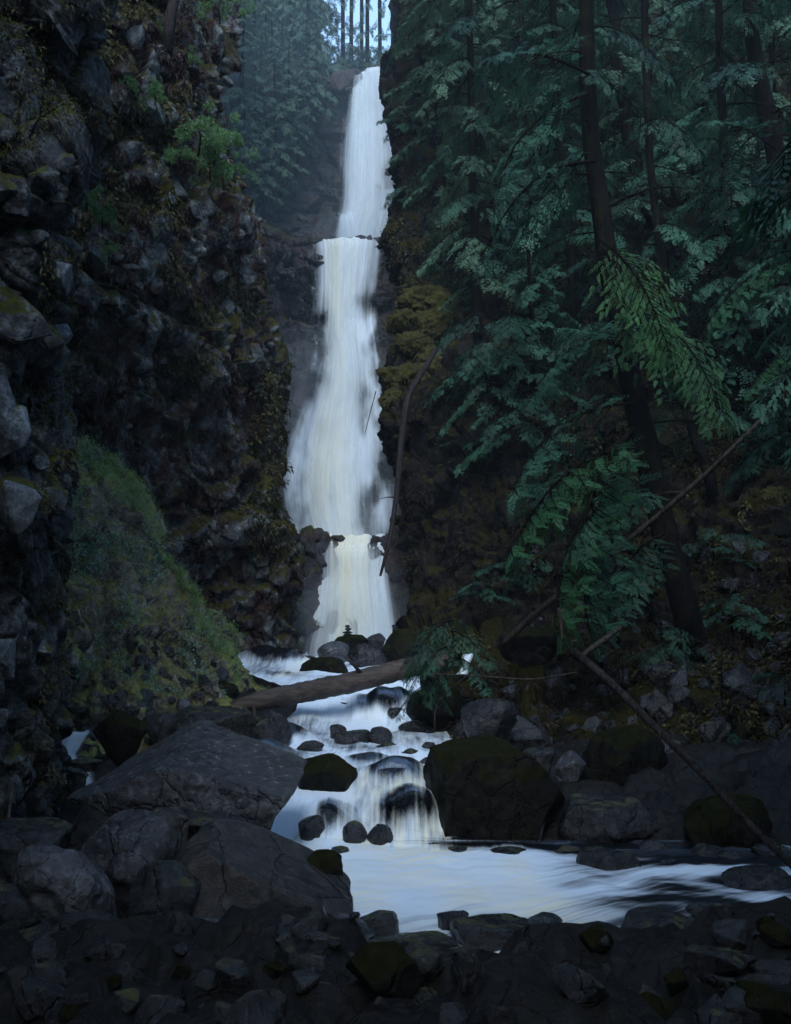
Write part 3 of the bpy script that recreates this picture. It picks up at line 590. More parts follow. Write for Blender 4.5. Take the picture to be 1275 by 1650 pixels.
B(572, 1340, 20, 17, 11.4, 'dark stone in the middle of the last little drop', 'boulder', seed=132, sub=4, sink=.3)
B(548, 1372, 15, 8, 10.9, 'small stone in the foam below the last little drop', 'boulder', seed=133, sub=4, sink=.2)
B(640, 1150, 16, 10, 18.4, 'small dark rock at the right side of the cascade under the log', 'boulder', seed=134, sub=4, sink=.3)
B(530, 1222, 16, 8, 14.9, 'flat dark stone just above the mossy block in the rapids', 'boulder', seed=135, sub=4)
B(545, 1176, 14, 9, 16.6, 'small wet stone just left of the glinting pair in the upper rapids', 'boulder', seed=122, sub=4)
B(660, 1215, 16, 9, 15.0, 'small wet stone at the right of the rapids above the veiled boulder', 'boulder', seed=123, sub=4)
B(500, 1205, 22, 12, 15.2, 'small round stone at the left side of the rapids', 'boulder', seed=124, sub=4)
B(452, 1238, 26, 14, 13.6, 'dark stone between the largest wet boulder and the rapids', 'boulder', seed=125, sub=4)
B(528, 1326, 30, 22, 11.9, 'dark stone under the veil at the left of the last little drop', 'boulder', seed=126, sub=4, sink=.4)
B(660, 1322, 15, 10, 12.0, 'small stone in the veil beside the great mossy block', 'boulder', seed=127, sub=4)
B(560, 1142, 20, 11, 19.0, 'small wet rock under the log at the left of the cascade', 'boulder', seed=128, sub=4)
# right bank
B(800, 1284, 116, 94, 12.0, 'great mossy dark block right of the rapids', 'boulder_moss', seed=91, sub=6, cuts=7, ang=.95, planes=[(-.95, -.2, 0, .72), (-.1, -.2, 1, .72), (0, -1, 0, .6)], sink=.4)
B(985, 1332, 84, 46, 11.6, 'wide black boulder with a glinting top on the right bank', 'boulder', seed=93, planes=[(0, -.2, 1, .65)])
B(984, 1402, 52, 34, 10.2, 'dark wet boulder standing in the pool', 'boulder', seed=95, sink=.4)
B(1078, 1404, 28, 20, 10.4, 'small boulder with a pale flat top in the pool', 'boulder', seed=97, sub=4)
B(1140, 1392, 36, 30, 10.8, 'bluish dark boulder right of the pale topped one', 'boulder', seed=99, sub=4)
B(862, 1328, 17, 17, 11.6, 'small pale stone at the water edge right of the great mossy block', 'boulder_pale', seed=101, sub=4, cuts=5)
B(1010, 1225, 76, 56, 12.9, 'big black boulder above the glinting one on the right bank', 'boulder_moss', seed=103)
B(922, 1232, 26, 22, 12.6, 'bluish triangular stone between the black boulders', 'boulder_pale', seed=105, sub=4, planes=[(.7, -.2, .7, .4), (-.7, -.2, .7, .4)])
B(868, 1222, 30, 18, 12.9, 'pale flecked stone behind the great mossy block', 'boulder', seed=107, sub=4)
B(700, 1144, 46, 46, 17.4, 'dark mossy boulder under the hanging cedar fronds', 'boulder_moss', seed=109)
B(1180, 1330, 80, 50, 11.4, 'large black boulder low on the right bank', 'boulder_moss', seed=111)
B(850, 1035, 50, 28, 19, 'dark boulder under the pale fallen trunk', 'boulder_moss', seed=113)
B(790, 1155, 46, 30, 15.2, 'dark stone behind the great mossy block under the twigs', 'boulder', seed=115, sub=4)
B(1230, 1425, 60, 26, 9.3, 'flat black rock at the right edge of the pool', 'boulder', seed=117, sink=.4)

# cairns: stones stacked on the boulders at the foot of the falls
def cairn(px, row, Y, n, s, label):
    c = V(px, row, Y); root = link('cairn', None, loc=c); tag(root, label, 'cairn')
    z = 0
    for k in range(n):
        w = s * (1 - .16 * k) * (1.3 if k == 1 else 1); h = s * .32
        v, f = boulder_shape(300 + k + int(px), 3, cuts=6)
        link('stone', mesh_np('stone', v * np.array([w, w * .8, h]), f), M['boulder'], root, (random.uniform(-.02, .02), 0, z + h)); z += h * 1.85
cairn(561, 1026, 26.0, 4, .13, 'little stone cairn on a boulder before the lowest drop')
cairn(636, 1015, 24.3, 3, .07, 'tiny stone pile on the large mossy boulder at the right foot of the falls')

# ------------------------------------------------------------------ angular rock pieces set in cliffs, and loose stones
def chunk_mesh(seed, n=14):
    r = np.random.default_rng(seed); bm = bmesh.new()
    for k in range(n):
        p = r.normal(size=3); p /= np.linalg.norm(p); p = np.sign(p) * np.abs(p) ** .7 * r.uniform(.8, 1.05)
        bm.verts.new(p)
    res = bmesh.ops.convex_hull(bm, input=bm.verts)
    bmesh.ops.delete(bm, geom=[e for e in res['geom_interior'] if isinstance(e, bmesh.types.BMVert)], context='VERTS')
    bmesh.ops.bevel(bm, geom=bm.edges[:], offset=.05, segments=1, affect='EDGES')
    me = bpy.data.meshes.new('rock'); bm.to_mesh(me); bm.free(); return me
def chunk_set(mat, seed, n=9):
    out = []
    for k in range(n):
        me = chunk_mesh(seed + k); me.materials.append(mat); out.append(me)
    return out
CH_block = chunk_set(M['block'], 500, 6) + chunk_set(M['pillar'], 510, 5); CH_clast = chunk_set(M['cliff'], 520, 6) + chunk_set(M['clast'], 530, 3); CH_dark = chunk_set(M['boulder'], 540); CH_moss = chunk_set(M['boulder_moss'], 560)
def screen(g):
    return CX + g[..., 0] / g[..., 1] * F, HY + (CZ - g[..., 2]) / g[..., 1] * F
def scatter(g, n, box, count, meshes, size, name, parent, embed=.35, seed=0, cond=None, sq=(1, 1, 1), upright=False):
    r = np.random.default_rng(seed); px, rw = screen(g)
    m = (px > box[0]) & (px < box[2]) & (rw > box[1]) & (rw < box[3]) & ((( -g + np.array([0, 0, CZ])) * n).sum(-1) > 0)
    if cond is not None: m &= cond(px, rw)
    idx = np.argwhere(m); 
    if not len(idx): return []
    # weight by the area each cell covers in the picture
    wgt = np.abs(np.gradient(px, axis=1) * np.gradient(rw, axis=0))[m] + 1e-6; wgt /= wgt.sum()
    pick = idx[r.choice(len(idx), count, p=wgt)]; out = []
    for i, j in pick:
        p = g[i, j]; nn = Vector(n[i, j]); s = r.uniform(*size) * (r.uniform(.6, 1.2))
        o = bpy.data.objects.new(name, meshes[r.integers(len(meshes))]); COL.objects.link(o)
        if parent is not None: o.parent = parent
        if upright: q = Quaternion((0, 0, 1), r.uniform(0, 6.28)) @ Quaternion((1, 0, 0), r.uniform(-.3, .3))
        else: q = nn.to_track_quat('Z', 'Y') @ Quaternion((0, 0, 1), r.uniform(0, 6.28)) @ Quaternion((1, 0, 0), r.uniform(-.35, .35))
        o.rotation_mode = 'QUATERNION'; o.rotation_quaternion = q
        o.scale = (s * r.uniform(.7, 1.3) * sq[0], s * r.uniform(.7, 1.3) * sq[1], s * r.uniform(.6, 1.0) * sq[2])
        o.location = Vector(p) + nn * s * (.5 - embed); out.append(o)
    return out
scatter(ncg, ncn, (-20, 460, 95, 700), 20, CH_block, (.18, .40), 'rock', near_cliff, seed=1, embed=.75)
scatter(ncg, ncn, (-20, 700, 95, 1200), 36, CH_block, (.12, .32), 'rock', near_cliff, seed=2, embed=.75)
scatter(ncg, ncn, (-20, 250, 130, 460), 26, CH_block, (.08, .22), 'rock', near_cliff, seed=3)
scatter(mcg, mcn, (110, 0, 420, 500), 170, CH_clast, (.12, .34), 'rock', mid_cliff, seed=4, embed=.6)
scatter(mcg, mcn, (110, 430, 460, 620), 50, CH_clast, (.12, .3), 'rock', mid_cliff, seed=5, embed=.5)
pg = np.stack([bx, by, bz], -1); scatter(pg, face_cam(pg, gnormals(pg)), (-20, 1470, 1290, 1660), 170, CH_dark + CH_moss[:2], (.04, .17), 'stone', bed, seed=26, embed=.3)
scatter(tg, tn, (100, 1040, 400, 1200), 150, CH_dark, (.06, .16), 'stone', talus, seed=6, embed=.3)
scatter(rcg, rcn, (760, 880, 1275, 1360), 170, CH_dark, (.08, .26), 'stone', right_cliff, seed=7, embed=.3)
scatter(rcg, rcn, (700, 1080, 1275, 1400), 90, CH_dark, (.15, .5), 'stone', right_cliff, seed=17, embed=.3)
scatter(rcg, rcn, (640, 400, 1275, 900), 100, CH_moss, (.15, .4), 'rock', right_cliff, seed=8, embed=.45)
scatter(b1g, b1n, (390, 180, 560, 400), 40, CH_dark, (.15, .4), 'rock', b1, seed=9, embed=.4)
scatter(b2g, b2n, (420, 380, 520, 640), 60, CH_dark, (.15, .4), 'rock', b2, seed=10, embed=.4)

# ------------------------------------------------------------------ scattered small growth as stuff
def leaf_quads(pos, nrm, length, width, r, droop=0.0, up=0.0):
    n = len(pos); d = nrm + r.normal(size=(n, 3)) * .8 + np.array([0, 0, up]) ; d /= np.linalg.norm(d, axis=1, keepdims=True)
    s = np.cross(d, r.normal(size=(n, 3))); s /= np.linalg.norm(s, axis=1, keepdims=True)
    L = (length * r.uniform(.5, 1.4, n))[:, None]; w = (width * r.uniform(.6, 1.3, n))[:, None]
    tip = pos + d * L + np.array([0, 0, -1]) * droop * L; mid = pos + d * L * .5
    v = np.stack([pos, mid + s * w, tip, mid - s * w], 1).reshape(-1, 3)
    return v, np.arange(n * 4).reshape(n, 4)
def scatter_pts(g, n, count, r, cond):
    px, rw = screen(g); m = cond(px, rw) & (((-g + np.array([0, 0, CZ])) * n).sum(-1) > 0)
    idx = np.argwhere(m); wgt = np.abs(np.gradient(px, axis=1) * np.gradient(rw, axis=0))[m] + 1e-6; wgt /= wgt.sum()
    pk = idx[r.choice(len(idx), count, p=wgt)]
    return g[pk[:, 0], pk[:, 1]] + r.normal(size=(count, 3)) * .04, n[pk[:, 0], pk[:, 1]]
def clumpy(seed, sc, th):
    return lambda px, rw: fbm(np.stack([px / sc, rw / sc, px * 0], -1), 3, seed) > th
def stuff(name, label, g, n, count, length, width, mat, cond, seed, **k):
    r = np.random.default_rng(seed); p, nn = scatter_pts(g, n, count, r, cond)
    v, f = leaf_quads(p, nn, length, width, r, **k)
    o = link(name, mesh_np(name, v, f, smooth=False), M[mat]); tag(o, label, kind='stuff'); return o
band = lambda px, rw: rw - np.interp(px, [100, 190, 240, 272, 322, 372], [690, 738, 802, 880, 960, 1034])
stuff('grass', 'short green grass along the crest of the left talus slope', tg, tn, 12000, .10, .006, 'grass', lambda px, rw: (px > 95) & (px < 385) & (band(px, rw) < 45 + 130 * np.clip(fbm(np.stack([px / 40, rw / 40, px * 0], -1), 3, 3), 0, 1)), 1, up=.9)
stuff('ground_cover', 'small leafy plants over the left talus slope', tg, tn, 7000, .05, .02, 'leaf_pale', lambda px, rw: (px > 95) & (px < 385) & (rw < 1120) & clumpy(4, 40, .12)(px, rw), 2)
stuff('leaf_litter', 'brown litter and dead fronds on the left talus slope', tg, tn, 15000, .10, .006, 'dry', lambda px, rw: (px > 95) & (px < 400) & clumpy(5, 45, -.05)(px, rw), 3, up=.5)
stuff('moss', 'yellow green moss tufts on the tall rubbly cliff', mcg, mcn, 24000, .11, .035, 'mossleaf', lambda px, rw: (px > 105) & (px < 480) & (rw > -60) & (rw < 600 + 300 * (px > 400)) & clumpy(6, 55, .15)(px, rw), 4, droop=.5)
stuff('dead_fern', 'rusty brown hanging growth on the tall rubbly cliff', mcg, mcn, 26000, .09, .014, 'rust', lambda px, rw: (px > 105) & (px < 500) & (rw > -60) & (rw < 1000) & clumpy(7, 60, -.05)(px, rw), 5, droop=.7)
stuff('moss', 'dark moss tufts on the near left cliff', ncg, ncn, 18000, .045, .009, 'mossleaf', lambda px, rw: (px > -20) & (rw > -40) & (rw < 1300) & (clumpy(8, 60, .1)(px, rw)) & ((rw < 260) | (px > 60)), 6, droop=.5)
stuff('moss', 'moss tufts over the right slope', rcg, rcn, 36000, .10, .025, 'mossleaf', lambda px, rw: (px > 600) & (px < 1290) & (rw > 350) & (rw < 1250) & (clumpy(9, 60, .12)(px, rw)) & ((px > 880) | (rw < 560) | clumpy(19, 50, .3)(px, rw)), 7, droop=.3)
stuff('leaf_litter', 'fallen twigs and litter over the right slope', rcg, rcn, 34000, .15, .007, 'rust', lambda px, rw: (px > 640) & (px < 1290) & (rw > 500) & (rw < 1300) & clumpy(10, 60, -.1)(px, rw), 8, droop=.3)
stuff('undergrowth', 'faint green growth in the hazy back corner', b3g, b3n, 9000, .12, .03, 'leaf_far', lambda px, rw: (px > 330) & (px < 490) & (rw > 880), 9)

# ------------------------------------------------------------------ foliage builders
def spray(origin, d, side, up, L, nl, leafL, leafW, r, acc):
    """a flat cedar spray: leaflets alternate along an axis that droops"""
    for k in range(nl):
        t = (k + .5) / nl; s = 1 if k % 2 else -1
        p = origin + d * L * t + np.array([0, 0, -1]) * .25 * L * t * t
        ll = leafL * (1.15 - .75 * t) * r.uniform(.75, 1.25)
        ld = d * .75 + side * s * .75 + up * r.uniform(-.25, .25) + np.array([0, 0, -.25]); ld /= np.linalg.norm(ld)
        w = np.cross(ld, up); w /= np.linalg.norm(w) + 1e-9
        m = p + ld * ll * .5
        acc.append((p, m + w * leafW, p + ld * ll, m - w * leafW))
def branch_meshes(seed, nsec=18, nspray=5, nl=12, sprayL=.13, leafL=.05, leafW=.0085, droop=.35, bend=.3, tw=2, bare=False, hang=.5):
    """unit-length limb along +X with its foliage"""
    r = np.random.default_rng(seed); n = 9
    t = np.linspace(0, 1, n); side0 = r.normal() * .06
    pts = np.stack([t, side0 * np.sin(t * 3), -droop * t ** 1.6 + bend * .25 * np.sin(t * 3.1)], 1)
    W_v, W_q, W_t = tube(pts, .011 * (1 - t) + .0015, 4, cap=False); wv = [W_v]; wq = [W_q]; off = len(W_v); acc = []
    for k in range(nsec):
        tt = .12 + .88 * (k + r.uniform(0, .8)) / nsec; s = 1 if k % 2 else -1
        i = min(int(tt * (n - 1)), n - 2); f = tt * (n - 1) - i; o = pts[i] * (1 - f) + pts[i + 1] * f
        ax = pts[i + 1] - pts[i]; ax /= np.linalg.norm(ax)
        L = (.34 * math.sin(min(1, tt * 1.5 + .25) * 2.2) + .05) * (1.12 - tt * .75) * r.uniform(.7, 1.25)
        d = ax * .8 + np.array([0, s, 0]) * r.uniform(.6, 1.1) + np.array([0, 0, -r.uniform(.0, .35)]); d /= np.linalg.norm(d)
        q = np.array([o, o + d * L * .5 + [0, 0, -.04 * L], o + d * L + [0, 0, -.30 * hang * L - .1 * L]])
        tv, tq, _ = tube(q, [.004, .003, .001], 3, cap=False); wv.append(tv); wq.append(tq + off); off += len(tv)
        if bare: 
            for m in range(4):
                a = q[0] + (q[2] - q[0]) * r.uniform(.2, .9); dd = d + r.normal(size=3) * .5; b = a + dd * L * r.uniform(.2, .5) + [0, 0, -.03]
                tv, tq, _ = tube(np.array([a, (a + b) / 2 + [0, 0, .01], b]), [.002, .0015, .0006], 3, cap=False); wv.append(tv); wq.append(tq + off); off += len(tv)
            continue
        sd = np.cross(d, [0, 0, 1]); sd /= np.linalg.norm(sd); up = np.cross(sd, d)
        for m in range(nspray):
            if r.random() < .22: continue
            u = (m + .6) / nspray; p = q[0] * (1 - u) ** 2 + 2 * u * (1 - u) * q[1] + u * u * q[2]
            s2 = 1 if m % 2 else -1; dd = d * .8 + sd * s2 * (.75 if m < nspray - 1 else 0) + np.array([0, 0, -hang * r.uniform(.2, 1.0)]); dd /= np.linalg.norm(dd)
            s3 = np.cross(dd, up + r.normal(size=3) * .25); s3 /= np.linalg.norm(s3); u3 = np.cross(s3, dd)
            spray(p, dd, s3, u3, sprayL * (1.2 - .5 * u) * r.uniform(.5, 1.35), nl, leafL, leafW, r, acc)
    wv = np.vstack(wv); wq = np.vstack(wq)
    wood = mesh_np('branch', wv, wq)
    wood.materials.append(M['bark'])
    if bare: return wood, None
    v = np.array(acc).reshape(-1, 3); fol = mesh_np('foliage', v, np.arange(len(v)).reshape(-1, 4), smooth=False)
    return wood, fol
def variants(n, seed, mat, **k):
    out = []
    for i in range(n):
        w, f = branch_meshes(seed + i, **k)
        if f is not None: f.materials.append(M[mat])
        out.append((w, f))
    return out
NEAR = variants(5, 700, 'leaf', nsec=20, nspray=6, nl=14, sprayL=.12, leafL=.04, leafW=.006)
MIDB = variants(5, 720, 'leaf', nsec=16, nspray=5, nl=8, sprayL=.15, leafL=.07, leafW=.012)
HERO = variants(3, 740, 'leaf_bright', nsec=30, nspray=9, nl=18, sprayL=.085, leafL=.022, leafW=.003, hang=.7, droop=.2)
HEROT = []
for w, f in variants(3, 745, 'leaf', nsec=26, nspray=8, nl=18, sprayL=.11, leafL=.03, leafW=.0042, hang=.8, droop=.2): HEROT.append((w, f))
HEROG = []
M['leaf_green'] = leaf_mat('cedar_leaf_green', (0.015, 0.06, 0.025), (0.03, 0.10, 0.04))
for w, f in variants(3, 747, 'leaf_green', nsec=26, nspray=8, nl=18, sprayL=.11, leafL=.03, leafW=.0042, hang=.8, droop=.2): HEROG.append((w, f))
MIDP = variants(5, 725, 'leaf_mid', nsec=16, nspray=5, nl=8, sprayL=.15, leafL=.07, leafW=.012)
FARB = variants(4, 760, 'leaf_far', nsec=14, nspray=4, nl=6, sprayL=.19, leafL=.10, leafW=.022)
BARE = variants(4, 780, 'leaf', nsec=14, bare=True, droop=.1)
DEADB = variants(4, 790, 'leaf', nsec=14, bare=True, droop=.1)
for w, f in DEADB: w.materials.clear(); w.materials.append(M['pale_wood'])
def put_branch(root, base, tip, var, roll=0.0, label=None):
    d = Vector(tip) - Vector(base); L = d.length
    q = d.to_track_quat('X', 'Z') @ Quaternion((1, 0, 0), roll)
    o = bpy.data.objects.new('branch', var[0]); COL.objects.link(o); o.parent = root
    o.rotation_mode = 'QUATERNION'; o.rotation_quaternion = q; o.location = Vector(base) - root.location; o.scale = (L, L, L)
    if label: o['label'] = label
    if var[1] is not None:
        f = bpy.data.objects.new('foliage', var[1]); COL.objects.link(f); f.parent = o
    return o
def tree(pts, rad, nb, Lb, label, var, group=None, t0=.1, seed=0, name='cedar_tree', droop=.25, taper=.5, skew=(0, 0), bare_below=0.0, mat='bark', wig=.12, pw=0.0):
    """pts: trunk points (px,row,Y) from base to top"""
    r = random.Random(seed); w = [V(*q) for q in pts]; base = w[0]
    root = link(name, None, loc=base); tag(root, label, 'tree', group)
    c = cr(np.array([tuple(q - base) for q in w]), 14); rr_ = np.array([rad * (1 - (1 - taper) * i / 13) for i in range(14)])
    c[1:-1] += np.random.default_rng(seed).normal(size=(12, 3)) * rad * wig
    tube_obj('trunk', c, rr_, M[mat], root, 10, .08, seed)
    ang = r.uniform(0, 6.28)
    for k in range(nb):
        t = t0 + (1 - t0) * (k + r.uniform(0, .9)) / nb; x = t * 13; i = min(int(x), 12); p = Vector(c[i]).lerp(Vector(c[i + 1]), x - i) + base
        ang += 2.4 + r.uniform(-.4, .4); L = Lb * (1 - pw * t) * r.uniform(.65, 1.25)
        d = Vector((math.cos(ang) + skew[0], math.sin(ang) + skew[1], -droop + r.uniform(-.25, .2))).normalized()
        v = r.choice(BARE) if t < bare_below or r.random() < .08 else r.choice(var)
        put_branch(root, p, p + d * L, v, r.uniform(-.4, .4))
    return root

# big trees of the right bank; every trunk starts on the slope
BARK = lambda: 0
def tr(pts, rad, *a, **k):
    """pts (px,row) base first; depth of the slope at the base, radius in photo pixels"""
    Y = snapY(pts[0][0], min(pts[0][1], 1300)) - .1
    return tree([(p[0], p[1], Y + .3 * i) for i, p in enumerate(pts)], rad * Y / F, *a, **k), Y
MIX = NEAR[:3] + BARE + BARE
t1, Y1 = tr([(1118, 1040), (1085, 900), (1042, 730), (1010, 580), (975, 380), (955, 200), (938, 0), (925, -300)], 23, 34, 1.9, 'large leaning cedar with the thick dark trunk in front of the right cliff', MIX, t0=.3, seed=1, bare_below=.4, pw=.1)
t2, Y2 = tr([(1330, 640), (1300, 480), (1268, 330), (1235, 180), (1210, 20), (1190, -250)], 20, 26, 2.2, 'leaning cedar crossing the top right corner', MIX, t0=.1, seed=2)
t3, Y3 = tr([(1150, 800), (1120, 700), (1098, 610), (1075, 480), (1050, 300), (1040, 60), (1035, -200)], 10, 34, 1.7, 'slender dark cedar behind the large leaning one', MIX + MIDB, t0=.1, seed=3, bare_below=.2)
tr([(1085, 420), (1030, 300), (1000, 150), (985, 0), (970, -200)], 13, 34, 2.2, 'grey brown trunk right behind the thick dark one', MIDP, t0=.1, seed=4)
tr([(850, 420), (848, 270), (842, 100), (838, -60)], 7, 36, 2.0, 'thin pale trunked tree left of the large leaning cedar', MIDP, t0=.0, seed=5, mat='dead')
tr([(770, 540), (765, 400), (760, 200), (758, 0), (756, -150)], 8, 44, 1.9, 'tree on the cliff edge with grey green boughs beside the middle drop', MIDB + MIDP, t0=.12, seed=6)
tr([(712, 330), (708, 200), (704, 60), (700, -120)], 7, 50, 1.5, 'pale green tree right of the top drop', MIDP, t0=.0, seed=7)
tr([(672, 200), (676, 100), (680, 0), (684, -120)], 7, 44, 1.3, 'pale tree at the right lip of the waterfall', MIDP, t0=.0, seed=17, skew=(.2, 0))
tr([(930, 520), (915, 350), (900, 180), (890, 0), (885, -150)], 9, 46, 2.0, 'dark tree between the thin pale one and the large leaning cedar', MIDB, t0=.08, seed=8)
tr([(1200, 640), (1185, 480), (1170, 300), (1160, 100), (1155, -100)], 10, 46, 2.1, 'dark tree behind the leaning cedar of the top right corner', MIDB, t0=.08, seed=9)
t10, Y10 = tr([(1300, 780), (1295, 650), (1290, 500), (1285, 300)], 10, 26, 1.6, 'low cedar at the right edge of the picture', NEAR, t0=.1, seed=10)
tr([(800, 300), (795, 100), (790, -100)], 6, 44, 1.8, 'upper tree above the cliff edge behind the thin pale one', MIDP, t0=.0, seed=12)
tr([(1050, 300), (1045, 100), (1040, -100)], 7, 44, 2.2, 'upper tree high behind the slender dark cedar', MIDP, t0=.0, seed=13)
tr([(1250, 380), (1245, 130), (1240, -100)], 7, 44, 2.2, 'upper tree high in the top right corner', MIDP, t0=.0, seed=14)
tr([(930, 250), (925, 20), (920, -150)], 7, 44, 2.2, 'upper tree high behind the thick dark trunk', MIDP, t0=.0, seed=15)
tr([(745, 160), (742, 40), (740, -120)], 6, 44, 1.7, 'upper tree high behind the pale green one', MIDP, t0=.0, seed=16)
tr([(1120, 330), (1130, 100), (1135, -100)], 7, 40, 2.0, 'upper tree between the two leaning cedars', MIDB, t0=.0, seed=18)
tr([(860, 620), (856, 500), (850, 380)], 5, 26, 1.2, 'small cedar below the thin pale trunked tree', MIDB, t0=.0, seed=19)
tr([(985, 600), (980, 480), (976, 400)], 5, 22, 1.2, 'small cedar growing just left of the large trunk', MIDB, t0=.0, seed=20)
tr([(1180, 560), (1178, 440), (1176, 330)], 5, 26, 1.3, 'small cedar under the leaning top right trunk', MIDB, t0=.0, seed=21)
tr([(790, 680), (786, 610), (780, 560)], 4, 18, 1.2, 'young cedar on the shoulder below the moss cushions', MIDB, t0=.0, seed=22)
tr([(1240, 560), (1235, 420), (1230, 330)], 5, 26, 1.2, 'small cedar near the right edge under the leaning trunk', MIDB, t0=.0, seed=23)
def side_cedar(x, y, z, H, L, n, label, seed, t0=.3):  # cedars added past the right edge so their boughs darken the right bank
    pts = [(x, y, z), (x - .2, y, z + H * .4), (x - .3, y, z + H)]
    pr = [((p[0] / p[1]) * F + CX, HY - (p[2] - CZ) / p[1] * F, p[1]) for p in pts]
    return tree(pr, .2, n, L, label, NEAR, 'cedars added to shade the right bank', t0=t0, seed=seed, droop=.15)
side_cedar(8.0, 8.0, .6, 13, 3.4, 46, 'cedar added just beyond the right edge as shade, its boughs hanging over the pool', 31)
side_cedar(9.6, 11.0, 2.0, 13, 3.4, 46, 'cedar added beyond the right edge as shade, its boughs crossing behind the leaning one', 32)
side_cedar(4.6, 4.2, .4, 12, 2.8, 40, 'nearest added shade cedar, beside the viewpoint with boughs high above the pool', 33, t0=.55)
# boughs that hang in front, grown from the large leaning cedar
def bough(a, b, var, roll=0., label=None, root=None, f=2.0):
    root = root or t1; Y = {t1: Y1, t2: Y2}[root]; dY = {t1: 12.0, t2: 11.5}[root]
    put_branch(root, V(a[0], a[1], Y + (a[2] - dY)), V(b[0], b[1], Y + (b[2] - dY)), var, roll, label)
bough((965, 385, 12), (1085, 530, 10.6), HERO[0], .6, 'bright green drooping bough')
bough((1040, 505, 12), (1182, 634, 10.4), HERO[1], .4, 'lower bright green bough tip')
bough((990, 470, 12), (1130, 590, 10.9), HEROG[0], .9)
bough((1000, 540, 12), (830, 600, 10.8), HEROT[1], .7)
bough((1005, 560, 12), (900, 500, 10.8), HEROT[0], .4)
bough((1020, 650, 12), (765, 700, 10.4), NEAR[0], .6)
bough((1020, 690, 12), (870, 975, 10), HEROT[2], .9, 'dark green bough hanging low in the middle')
bough((1030, 720, 12), (780, 830, 10.3), HEROG[1], .5, 'green bough reaching left low in the middle')
bough((1030, 740, 12), (830, 960, 10.3), HEROG[0], .8)
bough((1045, 790, 12), (900, 830, 10.3), HEROT[1], .3)
bough((1070, 860, 12), (960, 950, 10.6), HEROT[2], .3)
bough((950, 120, 12), (760, 60, 10.5), HEROT[1], .4)
bough((950, 150, 12), (730, 230, 10.5), NEAR[2], .5)
bough((960, 260, 12), (720, 330, 10.8), NEAR[3], .3)
bough((1290, 430, 11.5), (1120, 480, 10.5), HEROG[2], .3, root=t2)
bough((1300, 560, 11.5), (1190, 600, 10.5), HEROG[1], .3, root=t2)
bough((1250, 240, 11.7), (1120, 170, 10.4), HEROT[1], .3, root=t2)
bough((1290, 650, 11.5), (1180, 720, 10.4), HEROT[0], .3, root=t2)
# twigs by the log
def shrub(px, row, Y, label, n, L, var, name='cedar_sapling', cat='sapling', down=.2, seed=0, group=None, lean=(0, 0)):
    r = random.Random(seed); Y = snapY(px, row) - .05 if Y is None else Y; base = V(px, row, Y); root = link(name, None, loc=base); tag(root, label, cat, group)
    tube_obj('stem', [(0, 0, -.15), (lean[0] * .2, lean[1] * .2, L * .3), (lean[0] * .5, lean[1] * .5, L * .8)], [.02, .015, .006], M['bark'], root, 5)
    for k in range(n):
        a = k * 2.4 + r.uniform(-.3, .3); p = base + Vector((lean[0] * .3, lean[1] * .3, L * .8 * k / n))
        d = Vector((math.cos(a) + lean[0], math.sin(a) + lean[1] - .2, -down + r.uniform(-.1, .5))).normalized()
        put_branch(root, p, p + d * L * r.uniform(.7, 1.2), r.choice(var), r.uniform(-.4, .4))
    return root
shrub(745, 1060, 16.6, 'cedar fronds drooping over the right end of the log', 9, 1.0, NEAR, down=.5, seed=1, lean=(-.6, 0))
shrub(700, 1110, 16.4, 'cedar fronds hanging on the dark mossy boulder below the log end', 7, .7, NEAR, down=.8, seed=2, lean=(-.3, 0))
shrub(1190, 1230, None, 'small cedar sapling low on the dark right bank', 8, .6, NEAR, seed=3)
shrub(1265, 1130, None, 'cedar sapling at the right edge above the low one', 9, .7, NEAR, seed=4)
shrub(1090, 1060, None, 'sapling with dark fronds at the foot of the large leaning cedar', 8, .8, NEAR, seed=5)
shrub(790, 590, None, 'cedar fronds growing over the mossy cliff shoulder', 10, 2.0, MIDB, down=.3, seed=6, lean=(.3, -.5))
shrub(850, 700, None, 'cedar sapling on the dark cliff below the thin pale tree', 9, 1.6, MIDB, down=.3, seed=7, lean=(0, -.5))
shrub(660, 335, 35.5, 'fronds leaning over the right edge of the top drop', 8, .9, MIDB, down=.2, seed=8, lean=(-.3, -.3))
shrub(662, 215, 37.0, 'fronds reaching before the upper part of the top drop', 8, 1.0, MIDB, down=.2, seed=9, lean=(-.4, -.3))

for k in range(14):
    rq = random.Random(400 + k); px, row = rq.uniform(740, 1270), rq.uniform(960, 1330)
    shrub(px, row, None, 'leafless dead bush sprawling on the dark right bank', 5, rq.uniform(.6, 1.2), DEADB, name='dead_bush', cat='bush', seed=k, group='leafless bushes on the right bank', down=0)
for k, (px, row) in enumerate([(790, 960), (850, 930), (905, 800), (1010, 960), (1150, 900), (1230, 700), (1100, 640), (760, 740), (870, 820), (1180, 1010)]):
    shrub(px, row, None, 'small ' + ['wispy', 'drooping', 'dark', 'low', 'mossy', 'pale', 'thin', 'upright', 'spreading', 'lone'][k] + ' cedar seedling on the right slope ' + ['above the boulders', 'above the pale fallen trunk', 'left of the leaning trunk', 'under the low dark bough', 'right of the leaning trunk', 'at the yellow moss', 'between the two leaning trunks', 'below the moss shoulder', 'behind the low green boughs', 'at the foot of the dark trunk'][k], 8, .9, MIDB, seed=60 + k)
